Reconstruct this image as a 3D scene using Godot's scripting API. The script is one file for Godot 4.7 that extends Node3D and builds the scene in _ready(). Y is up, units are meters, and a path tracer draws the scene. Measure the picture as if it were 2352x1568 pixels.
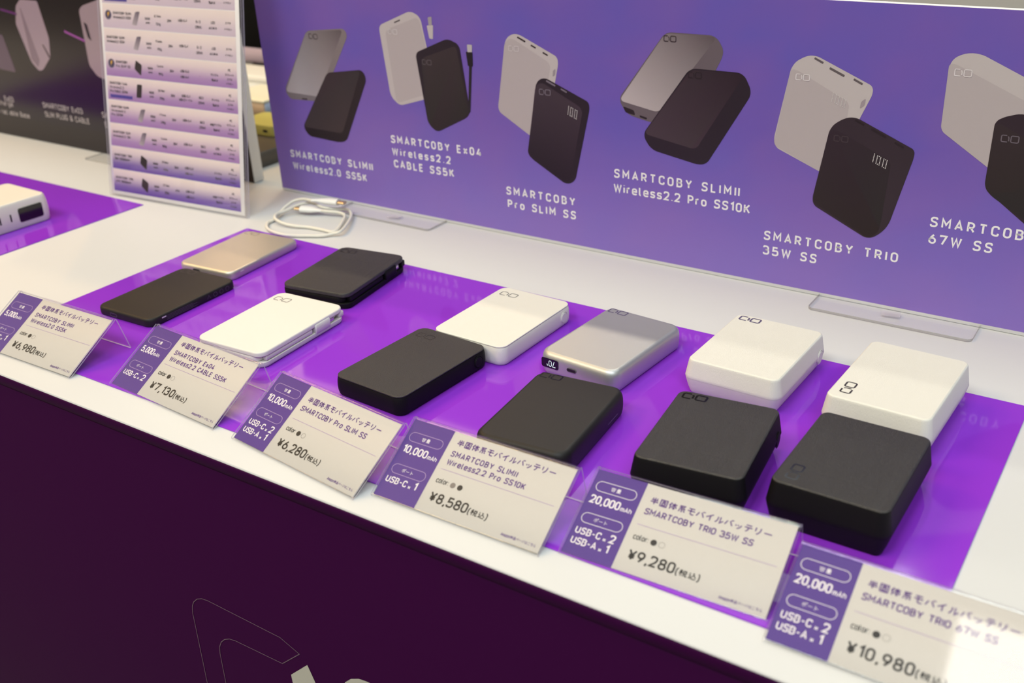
extends Node3D

const TOP := 0.95          # height of the counter top; plan coordinates are measured from below the camera
var mats := {}
var taken := {}

func _ready():
	# ---- camera
	var cam := Camera3D.new()
	cam.name = "camera"
	var ph := CameraAttributesPhysical.new()
	ph.frustum_focal_length = 37.03
	ph.frustum_focus_distance = 0.80
	ph.exposure_aperture = 7.4
	cam.attributes = ph
	cam.fov = 35.92
	cam.near = 0.02
	cam.far = 60.0
	cam.transform = Transform3D(Basis(Vector3(0.83572142, -0.03187597, -0.54822772), Vector3(-0.21610752, 0.8986724, -0.38168763), Vector3(0.50484378, 0.43746066, 0.74415114)), Vector3(0, TOP + 0.38, 0))
	add_child(cam)
	cam.current = true
	# ---- environment
	var we := WorldEnvironment.new()
	we.name = "world"
	var env := Environment.new()
	env.background_mode = Environment.BG_COLOR
	env.background_color = Color(0.05, 0.05, 0.055)
	env.tonemap_mode = Environment.TONE_MAPPER_LINEAR
	env.tonemap_exposure = 1.03
	env.sdfgi_enabled = true
	env.ssao_enabled = true
	env.ssil_enabled = true
	we.environment = env
	add_child(we)
	# ---- light: unseen panels added for fill and sheen, track spots, two counter pendants
	var warm := Color(1.0, 0.87, 0.65)
	var cool := Color(0.945, 0.985, 0.99)
	added_panel(Vector3(-4.4, 4.0, -5.0), 2.3, 1.3, warm, "unseen light panel added for sheen on the packs, far left of the hall")  # unseen row added for the sheen on the black pack tops
	added_panel(Vector3(-1.9, 4.0, -5.0), 2.3, 1.3, cool, "unseen light panel added for sheen on the packs, far middle of the hall")
	added_panel(Vector3(0.6, 4.0, -5.0), 2.3, 1.3, cool, "unseen light panel added for sheen on the packs, far right of the hall")
	added_panel(Vector3(-5.0, 7.98, -2.2), 2.4, 7.5, warm, "unseen fill light panel above the left end of the island")  # unseen row placed to lift the table near the banner
	added_panel(Vector3(-1.2, 7.98, -2.2), 2.4, 5.0, cool, "unseen fill light panel above the middle of the island")
	added_panel(Vector3(2.6, 7.98, -2.2), 2.4, 6.5, cool, "unseen fill light panel above the right end of the island")
	added_panel(Vector3(-6.0, 7.98, 4.8), 3.2, 45.0, warm, "largest unseen fill light panel at the near left of the hall")  # unseen row sized for frontal fill on upright faces
	added_panel(Vector3(-1.0, 7.98, 4.8), 3.2, 35.5, cool, "largest unseen fill light panel at the near middle of the hall")
	added_panel(Vector3(4.0, 7.98, 4.8), 3.2, 35.5, cool, "largest unseen fill light panel at the near right of the hall")
	track_spot(Vector3(-2.30, TOP + 2.2, -2.39), Vector3(-1.40, TOP, -0.62), 1.2, Color(1.0, 0.76, 0.45), 12.0, "warm spotlight above the far left end of the island")
	track_spot(Vector3(-1.68, TOP + 2.2, -2.39), Vector3(-0.90, TOP, -0.62), 1.1, Color(1.0, 0.84, 0.62), 12.0, "warm white spotlight above the left part of the island")
	track_spot(Vector3(-0.85, TOP + 2.2, -2.39), Vector3(-0.22, TOP, -0.60), 1.15, Color(1.0, 0.98, 0.92), 12.0, "white spotlight on the track above the middle of the island")
	track_spot(Vector3(-0.55, TOP + 2.2, -3.25), Vector3(-0.10, TOP, -0.45), 0.4, Color(1.0, 0.97, 0.92), 9.0, "white spotlight farthest back from the counter")
	counter_lamp(Vector3(-0.02, TOP + 2.2, -0.02), 0.42, 0.36, 0.28, Color(1, 0.98, 0.95), "flat rectangular pendant lamp hung above the near right end of the counter")
	counter_lamp(Vector3(-2.35, TOP + 2.0, -0.70), 0.60, 0.60, 1.8, Color(1, 0.75, 0.46), "unseen square pendant lamp added to warm the left end of the counter")  # added source for the warm tone at the left

	hall()
	counter()
	sheets()
	banner()
	left_banner()
	spec_stand()
	cable()
	price_cards()
	banks()
	charger()
	back_things()

# ------------------------------------------------------------------ naming and materials
func numbered(called: String) -> String:
	if not taken.has(called):
		taken[called] = 0
		return called
	taken[called] += 1
	return "%s_%03d" % [called, taken[called]]

func tag(o: Node3D, label: String, category: String, group := "") -> Node3D:
	o.set_meta("label", label)
	o.set_meta("category", category)
	if group != "":
		o.set_meta("group", group)
	return o

func thing(called: String, label: String, category: String, at: Transform3D, group := "") -> Node3D:
	var o := Node3D.new()
	o.name = numbered(called)
	add_child(o, true)
	o.transform = at
	return tag(o, label, category, group)

func part(called: String, mesh: Mesh, m: Material, parent: Node3D, at := Transform3D()) -> MeshInstance3D:
	var o := MeshInstance3D.new()
	o.name = called if parent != self else numbered(called)
	o.mesh = mesh
	if m:
		o.material_override = m if mesh.get_surface_count() < 2 else null
	o.transform = at
	parent.add_child(o, true)
	return o

func lin(r: float, g: float, b: float, a := 1.0) -> Color:
	var c := Color(r, g, b).linear_to_srgb()
	c.a = a
	return c

func plain(key: String, c: Color, rough := 0.5, metal := 0.0, spec := 0.5) -> StandardMaterial3D:
	if mats.has(key):
		return mats[key]
	var m := StandardMaterial3D.new()
	m.resource_name = key
	m.albedo_color = c
	m.roughness = rough
	m.metallic = metal
	m.metallic_specular = spec
	mats[key] = m
	return m

func printed(key: String, rough := 0.45, spec := 0.5) -> StandardMaterial3D:
	var m := plain(key, Color.WHITE, rough, 0.0, spec)
	m.vertex_color_use_as_albedo = true
	return m

func pane() -> StandardMaterial3D:
	var m := plain("clear_acrylic", Color(1, 1, 1, 0.004), 0.04, 0.0, 0.38)
	m.transparency = BaseMaterial3D.TRANSPARENCY_ALPHA
	return m

func rim() -> StandardMaterial3D:
	var m := plain("acrylic_cut_edge", Color(0.86, 0.84, 0.88, 0.55), 0.32)
	m.transparency = BaseMaterial3D.TRANSPARENCY_ALPHA
	return m

func noise(freq: float, size: int, seed_: int, as_normal := false, strength := 4.0, ramp: Gradient = null) -> NoiseTexture2D:
	var t := NoiseTexture2D.new()
	var n := FastNoiseLite.new()
	n.seed = seed_
	n.noise_type = FastNoiseLite.TYPE_SIMPLEX
	n.frequency = freq
	n.fractal_octaves = 2
	t.noise = n
	t.width = size
	t.height = size
	t.seamless = true
	t.as_normal_map = as_normal
	t.bump_strength = strength
	if ramp:
		t.color_ramp = ramp
	return t

func grained(key: String, c: Color, rough: float, metal: float, bump: float, tile: float, freq: float, spec := 0.5) -> StandardMaterial3D:
	if mats.has(key):
		return mats[key]
	var m := plain(key, c, rough, metal, spec)
	var nk := "n%.3f" % freq
	if not mats.has(nk):
		mats[nk] = noise(freq, 512, 7, true, 6.0)
	m.normal_enabled = true
	m.normal_texture = mats[nk]
	m.normal_scale = bump
	m.uv1_triplanar = true
	m.uv1_scale = Vector3.ONE / tile
	return m

# ------------------------------------------------------------------ mesh helpers
func tri(st: SurfaceTool, a: Vector3, b: Vector3, c: Vector3, na: Vector3, nb: Vector3, nc: Vector3, col := Color.WHITE) -> void:
	if (b - a).cross(c - a).dot(na + nb + nc) > 0.0:      # front faces run clockwise
		var t := b
		b = c
		c = t
		t = nb
		nb = nc
		nc = t
	st.set_color(col)
	st.set_normal(na)
	st.add_vertex(a)
	st.set_color(col)
	st.set_normal(nb)
	st.add_vertex(b)
	st.set_color(col)
	st.set_normal(nc)
	st.add_vertex(c)

func quad(st: SurfaceTool, a: Vector3, b: Vector3, c: Vector3, d: Vector3, n: Vector3, col := Color.WHITE) -> void:
	tri(st, a, b, c, n, n, n, col)
	tri(st, a, c, d, n, n, n, col)

func begin() -> SurfaceTool:
	var st := SurfaceTool.new()
	st.begin(Mesh.PRIMITIVE_TRIANGLES)
	return st

func outline(W: float, L: float, r: float, inset: float, n := 8) -> Array:
	# a rounded rectangle in plan: [points, outward normals]
	var p := []
	var q := []
	var rr := maxf(r - inset, 0.0003)
	var hx := W / 2 - inset - rr
	var hz := L / 2 - inset - rr
	for k in 4:
		var cx: float = hx * [1, -1, -1, 1][k]
		var cz: float = hz * [1, 1, -1, -1][k]
		for i in n + 1:
			var a := PI / 2 * (k + float(i) / n)
			var d := Vector2(cos(a), sin(a))
			p.append(Vector2(cx, cz) + d * rr)
			q.append(d)
	return [p, q]

func loft_into(st: SurfaceTool, W: float, L: float, r: float, prof: Array, off := Vector3.ZERO, n := 8, crisp := 42.0, sy := 1.0) -> void:
	# prof: Vector2(inset, height) from the bottom up; caps close both ends
	var rings := []
	for v in prof:
		rings.append(outline(W, L, r, v.x, n))
	var sn := []
	for k in prof.size() - 1:
		var d: Vector2 = prof[k + 1] - prof[k]
		sn.append(Vector2(d.y, d.x).normalized())     # (outward, up): a growing inset turns the face up
	var count: int = rings[0][0].size()
	for k in prof.size() - 1:
		var lo: Vector2 = sn[k]
		var hi: Vector2 = sn[k]
		if k > 0 and rad_to_deg(absf(sn[k].angle_to(sn[k - 1]))) < crisp:
			lo = (sn[k] + sn[k - 1]).normalized()
		if k < sn.size() - 1 and rad_to_deg(absf(sn[k].angle_to(sn[k + 1]))) < crisp:
			hi = (sn[k] + sn[k + 1]).normalized()
		for i in count:
			var j := (i + 1) % count
			var P := []
			var N := []
			for e in [[k, i, lo], [k, j, lo], [k + 1, j, hi], [k + 1, i, hi]]:
				var pt: Vector2 = rings[e[0]][0][e[1]]
				var nn: Vector2 = rings[e[0]][1][e[1]]
				P.append(Vector3(pt.x, prof[e[0]].y, pt.y) + off)
				N.append(Vector3(nn.x * e[2].x, e[2].y, nn.y * e[2].x).normalized())
			tri(st, P[0], P[1], P[2], N[0], N[1], N[2])
			tri(st, P[0], P[2], P[3], N[0], N[2], N[3])
	for e in [[0, -1.0], [prof.size() - 1, 1.0]]:
		var y: float = prof[e[0]].y
		var c := Vector3(0, y, 0) + off
		for i in count:
			var a: Vector2 = rings[e[0]][0][i]
			var b: Vector2 = rings[e[0]][0][(i + 1) % count]
			var up := Vector3(0, e[1], 0)
			tri(st, c, Vector3(a.x, y, a.y) + off, Vector3(b.x, y, b.y) + off, up, up, up)

func loft(W: float, L: float, r: float, prof: Array, n := 8) -> ArrayMesh:
	var st := begin()
	loft_into(st, W, L, r, prof, Vector3.ZERO, n)
	return st.commit()

func slab_into(st: SurfaceTool, lo: Vector3, hi: Vector3, bevel := 0.001, r := 0.0) -> void:
	var s := hi - lo
	var b: float = minf(bevel, minf(s.x, minf(s.y, s.z)) * 0.3)
	var mid := Vector3((lo.x + hi.x) / 2, lo.y, (lo.z + hi.z) / 2)
	loft_into(st, s.x, s.z, maxf(r, b * 1.2), [Vector2(b, 0), Vector2(0, b), Vector2(0, s.y - b), Vector2(b, s.y)], mid, 3 if r < 0.002 else 6, 50.0)

func slab(lo: Vector3, hi: Vector3, bevel := 0.001, r := 0.0) -> ArrayMesh:
	var st := begin()
	slab_into(st, lo, hi, bevel, r)
	return st.commit()

func tube_into(st: SurfaceTool, path: PackedVector3Array, radii: Array, sides := 10, flat := 1.0) -> void:
	# radii: one per point, or a single one; flat squashes the section's height
	var n := path.size()
	var rings := []
	var norms := []
	for i in n:
		var d := (path[mini(i + 1, n - 1)] - path[maxi(i - 1, 0)]).normalized()
		var side := d.cross(Vector3.UP)
		side = side.normalized() if side.length() > 0.01 else Vector3.RIGHT
		var up := side.cross(d).normalized()
		var r: float = radii[i] if radii.size() > 1 else radii[0]
		var ring := []
		var nr := []
		for k in sides:
			var a := TAU * k / sides
			ring.append(path[i] + side * cos(a) * r + up * sin(a) * r * flat)
			nr.append((side * cos(a) * flat + up * sin(a)).normalized())
		rings.append(ring)
		norms.append(nr)
	for i in n - 1:
		for k in sides:
			var j := (k + 1) % sides
			tri(st, rings[i][k], rings[i][j], rings[i + 1][j], norms[i][k], norms[i][j], norms[i + 1][j])
			tri(st, rings[i][k], rings[i + 1][j], rings[i + 1][k], norms[i][k], norms[i + 1][j], norms[i + 1][k])
	for e in [[0, 1], [n - 1, n - 2]]:
		var out := (path[e[0]] - path[e[1]]).normalized()
		for k in sides:
			tri(st, path[e[0]], rings[e[0]][k], rings[e[0]][(k + 1) % sides], out, out, out)

func smooth_path(pts: Array, steps := 5) -> PackedVector3Array:
	var c := Curve3D.new()
	for i in pts.size():
		var t: Vector3 = (pts[mini(i + 1, pts.size() - 1)] - pts[maxi(i - 1, 0)]) / 6.0
		c.add_point(pts[i], -t, t)
	var out := PackedVector3Array()
	for i in pts.size() - 1:
		for k in steps:
			out.append(c.sample(i, float(k) / steps))
	out.append(pts[-1])
	return out

func bent_sheet(path: PackedVector2Array, t: float, x0: float, x1: float) -> ArrayMesh:
	# a clear sheet bent along path (x = towards the viewer, y = up), t thick, from x0 to x1; the second surface is its cut edges
	var a := []
	var b := []
	var na := []
	for i in path.size():
		var d := (path[mini(i + 1, path.size() - 1)] - path[maxi(i - 1, 0)]).normalized()
		var nn := Vector2(-d.y, d.x)
		na.append(nn)
		a.append(path[i] + nn * t / 2)
		b.append(path[i] - nn * t / 2)
	var st := begin()
	var se := begin()
	var v := func(p: Vector2, x: float) -> Vector3: return Vector3(x, p.y, p.x)
	for i in path.size() - 1:
		for s in [1.0, -1.0]:
			var l: Array = a if s > 0 else b
			var n0: Vector3 = v.call(na[i] * s, 0.0)
			var n1: Vector3 = v.call(na[i + 1] * s, 0.0)
			tri(st, v.call(l[i], x0), v.call(l[i], x1), v.call(l[i + 1], x1), n0, n0, n1)
			tri(st, v.call(l[i], x0), v.call(l[i + 1], x1), v.call(l[i + 1], x0), n0, n1, n1)
		for e in [[x0, Vector3.LEFT], [x1, Vector3.RIGHT]]:
			quad(se, v.call(a[i], e[0]), v.call(a[i + 1], e[0]), v.call(b[i + 1], e[0]), v.call(b[i], e[0]), e[1])
	for e in [[0, 1], [path.size() - 1, path.size() - 2]]:
		var d3: Vector3 = v.call((path[e[0]] - path[e[1]]).normalized(), 0.0)
		quad(se, v.call(a[e[0]], x0), v.call(a[e[0]], x1), v.call(b[e[0]], x1), v.call(b[e[0]], x0), d3)
	st.set_material(pane())
	se.set_material(rim())
	var m := st.commit()
	return se.commit(m)

func rounded(pts: PackedVector2Array, r: float, closed: bool, sharp := {}) -> PackedVector2Array:
	var out := PackedVector2Array()
	var n := pts.size()
	for i in n:
		if (not closed and (i == 0 or i == n - 1)) or sharp.has(i) or r <= 0.0:
			out.append(pts[i])
			continue
		var p := pts[(i + n - 1) % n]
		var q := pts[(i + 1) % n]
		var t := minf(r, minf(p.distance_to(pts[i]), q.distance_to(pts[i])) * (0.5 if closed or n > 3 else 0.98))
		var a := pts[i] + (p - pts[i]).normalized() * t
		var b := pts[i] + (q - pts[i]).normalized() * t
		for k in 6:
			out.append(a.bezier_interpolate(a.lerp(pts[i], 0.56), b.lerp(pts[i], 0.56), b, k / 5.0))
	return out

func stroke(st: SurfaceTool, pts: PackedVector2Array, closed: bool, hw: float, z: float, col := Color.WHITE) -> void:
	var p := PackedVector2Array()
	for v in pts:
		if p.is_empty() or p[-1].distance_to(v) > 1e-7:
			p.append(v)
	if closed and p.size() > 1 and p[0].distance_to(p[-1]) < 1e-7:
		p.remove_at(p.size() - 1)
	var n := p.size()
	if n < 2:
		return
	var l := []
	var r := []
	for i in n:
		var d0: Vector2
		var d1: Vector2
		if closed or i > 0:
			d0 = (p[i] - p[(i + n - 1) % n]).normalized()
		if closed or i < n - 1:
			d1 = (p[(i + 1) % n] - p[i]).normalized()
		if not closed and i == 0:
			d0 = d1
		if not closed and i == n - 1:
			d1 = d0
		var m := (d0 + d1).normalized() if (d0 + d1).length() > 0.05 else d1
		var off := m.orthogonal() * hw / maxf(m.dot(d1), 0.45)
		l.append(p[i] - off)
		r.append(p[i] + off)
	for i in (n if closed else n - 1):
		var j := (i + 1) % n
		quad(st, Vector3(l[i].x, l[i].y, z), Vector3(l[j].x, l[j].y, z), Vector3(r[j].x, r[j].y, z), Vector3(r[i].x, r[i].y, z), Vector3.BACK, col)

func fill(st: SurfaceTool, pts: PackedVector2Array, z: float, c0: Color, c1 := Color(-1, 0, 0), from := Vector2.ZERO, to := Vector2.ZERO) -> void:
	# a printed patch: one colour, or two inks blended from one point to another
	var ix := Geometry2D.triangulate_polygon(pts)
	for k in range(0, ix.size(), 3):
		var tr := [pts[ix[k]], pts[ix[k + 1]], pts[ix[k + 2]]]
		if (tr[1] - tr[0]).cross(tr[2] - tr[0]) > 0:
			tr = [tr[0], tr[2], tr[1]]
		for v in tr:
			var c := c0
			if c1.r >= 0.0:
				c = c0.lerp(c1, (v - from).dot(to - from) / (to - from).length_squared())
				c = Color(maxf(c.r, 0.0), maxf(c.g, 0.0), maxf(c.b, 0.0))
			st.set_color(c)
			st.set_normal(Vector3.BACK)
			st.add_vertex(Vector3(v.x, v.y, z))

func rect_pts(x0: float, y0: float, x1: float, y1: float, r := 0.0) -> PackedVector2Array:
	return rounded(PackedVector2Array([Vector2(x0, y0), Vector2(x1, y0), Vector2(x1, y1), Vector2(x0, y1)]), r, true)

func disc_pts(c: Vector2, r: float, n := 24) -> PackedVector2Array:
	var out := PackedVector2Array()
	for k in n:
		out.append(c + Vector2.from_angle(TAU * k / n) * r)
	return out

func pts_of(s: String, k := 0.001) -> PackedVector2Array:
	var out := PackedVector2Array()
	for w in s.split(" ", false):
		var q := w.split(",")
		out.append(Vector2(float(q[0]), float(q[1])) * k)
	return out

# ------------------------------------------------------------------ lettering: every sign drawn by its strokes
# width | strokes; "!" keeps a corner sharp, "o" before a stroke closes it, "rN" sets the rounding
const LATIN := {
	"A": "6|0,0 3,10! 6,0;1,3 5,3", "B": "5.2|0,5.3 0,10! 4.8,10 4.8,5.3 0,5.3;0,5.3 0,0! 5.2,0 5.2,5.3 0,5.3", "C": "5.2|5.2,7.4 5.2,10 0,10 0,0 5.2,0 5.2,2.6",
	"D": "5.2|0,0 0,10! 5.2,10 5.2,0 0,0", "E": "4.6|4.6,10 0,10! 0,0! 4.6,0;0,5.2 4,5.2", "G": "5.4|5.2,7.6 5.2,10 0,10 0,0 5.4,0 5.4,4.6! 3,4.6", "H": "5.4|0,0 0,10;5.4,0 5.4,10;0,5.2 5.4,5.2",
	"I": "0|0,0 0,10", "K": "5.2|0,0 0,10;5,10 0,3.6;1.9,5.8 5.2,0", "L": "4.4|0,10 0,0! 4.4,0", "M": "6.6|0,0 0,10! 3.3,3.5! 6.6,10! 6.6,0", "N": "5.6|0,0 0,10! 5.6,0! 5.6,10",
	"O": "5.4|o 0,0 0,10 5.4,10 5.4,0", "P": "5|0,0 0,10! 5,10 5,4.6 0,4.6", "Q": "5.4|o 0,0 0,10 5.4,10 5.4,0;3.4,2.4 5.8,-.6", "R": "5.2|0,0 0,10! 5,10 5,4.6 0,4.6;2.6,4.6 5.2,0",
	"S": "5.2|r2.3 5.1,8 5.1,10 0.2,10 0.2,5.3 5.2,5 5.2,0 0,0 0,2", "T": "5.6|0,10 5.6,10;2.8,10 2.8,0", "U": "5.4|0,10 0,0 5.4,0 5.4,10", "V": "6|0,10 3,0! 6,10", "W": "8.4|0,10 2,0! 4.2,9! 6.4,0! 8.4,10",
	"X": "5.4|0,0 5.4,10;0,10 5.4,0", "Y": "5.8|0,10 2.9,4.6! 5.8,10;2.9,4.6 2.9,0", "a": "4.4|r1.8 0.3,7.1 4.4,7.1 4.4,0;r1.8 4.4,4.2 0,4.2 0,0 4.4,0", "b": "4.6|0,10 0,0;0,7.1 4.6,7.1 4.6,0 0,0",
	"c": "4.2|r2 4.2,5.6 4.2,7.1 0,7.1 0,0 4.2,0 4.2,1.5", "e": "4.6|r2 0,3.6 4.6,3.6! 4.6,7.1 0,7.1 0,0 4.4,0 4.4,1.2", "g": "4.5|4.5,7.1 4.5,-3 0.3,-3;4.5,7.1 0,7.1 0,0.2 4.5,0.2", "h": "4.5|0,0 0,10;r2 0,7.1 4.5,7.1 4.5,0",
	"i": "0|0,0 0,7.1;0,9.4 0,10.2", "l": "1.6|r1.5 0,10 0,0 1.6,0", "m": "6.6|0,0 0,7.1;r1.6 0,7.1 3.3,7.1 3.3,0;r1.6 3.3,7.1 6.6,7.1 6.6,0", "n": "4.5|0,0 0,7.1;r2 0,7.1 4.5,7.1 4.5,0", "o": "4.6|r2.2 o 0,0 0,7.1 4.6,7.1 4.6,0",
	"r": "2.8|0,0 0,7.1;r2.2 0,4.4 0,7.1 2.8,7.1", "s": "4.2|r1.6 4,5.7 4,7.1 0,7.1 0,3.7 4.2,3.5 4.2,0 0,0 0,1.4", "x": "4.4|0,0 4.4,7.1;0,7.1 4.4,0", "z": "4.2|0,7.1 4,7.1! 0,0! 4.2,0",
	"0": "5|o 0,0 0,10 5,10 5,0", "1": "2.4|0,7.9 2.4,10! 2.4,0", "2": "5.2|r2.4 0,7.6 0,10 5,10 5,5.6 0,0! 5.2,0", "3": "5.2|r2.3 0,8.2 0,10 4.8,10 4.8,5.4 1.8,5.4;r2.3 1.8,5.4 5.2,5.4 5.2,0 0,0 0,1.9",
	"4": "5.6|3.4,10 0,2.4! 5.6,2.4;4.1,5.4 4.1,0", "5": "5.2|r2.4 4.8,10 .4,10! .2,5.4! 5.2,6.3 5.2,0 0,0 0,1.9", "6": "5.2|r2.6 o 0,0 0,6 5.2,6 5.2,0;r3 3.6,10 0,4.4 0,2.6", "7": "5.2|0,8.6 0,10! 5.2,10! 1.8,0",
	"8": "5.2|r2.3 o .3,5.3 .3,10 4.9,10 4.9,5.3;r2.4 o 0,0 0,5.3 5.2,5.3 5.2,0", "9": "5.2|r2.6 o 0,4 0,10 5.2,10 5.2,4;r3 1.6,0 5.2,5.6 5.2,7.4", ".": "0|0,-.4 0,.6", ",": "1|.9,.8 0,-2", "-": "3.2|0,4.6 3.2,4.6",
	"×": "4.4|0,.4 4.4,5;0,5 4.4,.4", "¥": "5.8|0,10 2.9,4.8! 5.8,10;2.9,4.8 2.9,0;.4,4.6 5.4,4.6;.4,2.4 5.4,2.4", "(": "1.8|r4 1.8,11 0,8.4 0,.6 1.8,-2", ")": "1.8|r4 0,11 1.8,8.4 1.8,.6 0,-2", ":": "0|0,0 0,1;0,5.6 0,6.6",
	"%": "7|r1.3 o 0,5.6 0,10 2.6,10 2.6,5.6;r1.3 o 4.4,0 4.4,4.4 7,4.4 7,0;1.6,0 5.4,10", "&": "6|r1.6 6,0 1,7 1,10 4.4,10 4.4,7 0,3.6 0,0 4,0 6,4", "Ⅱ": "4|0,0 0,10;4,0 4,10", "/": "3|0,0 3,10", " ": "2.4|",
}
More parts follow.
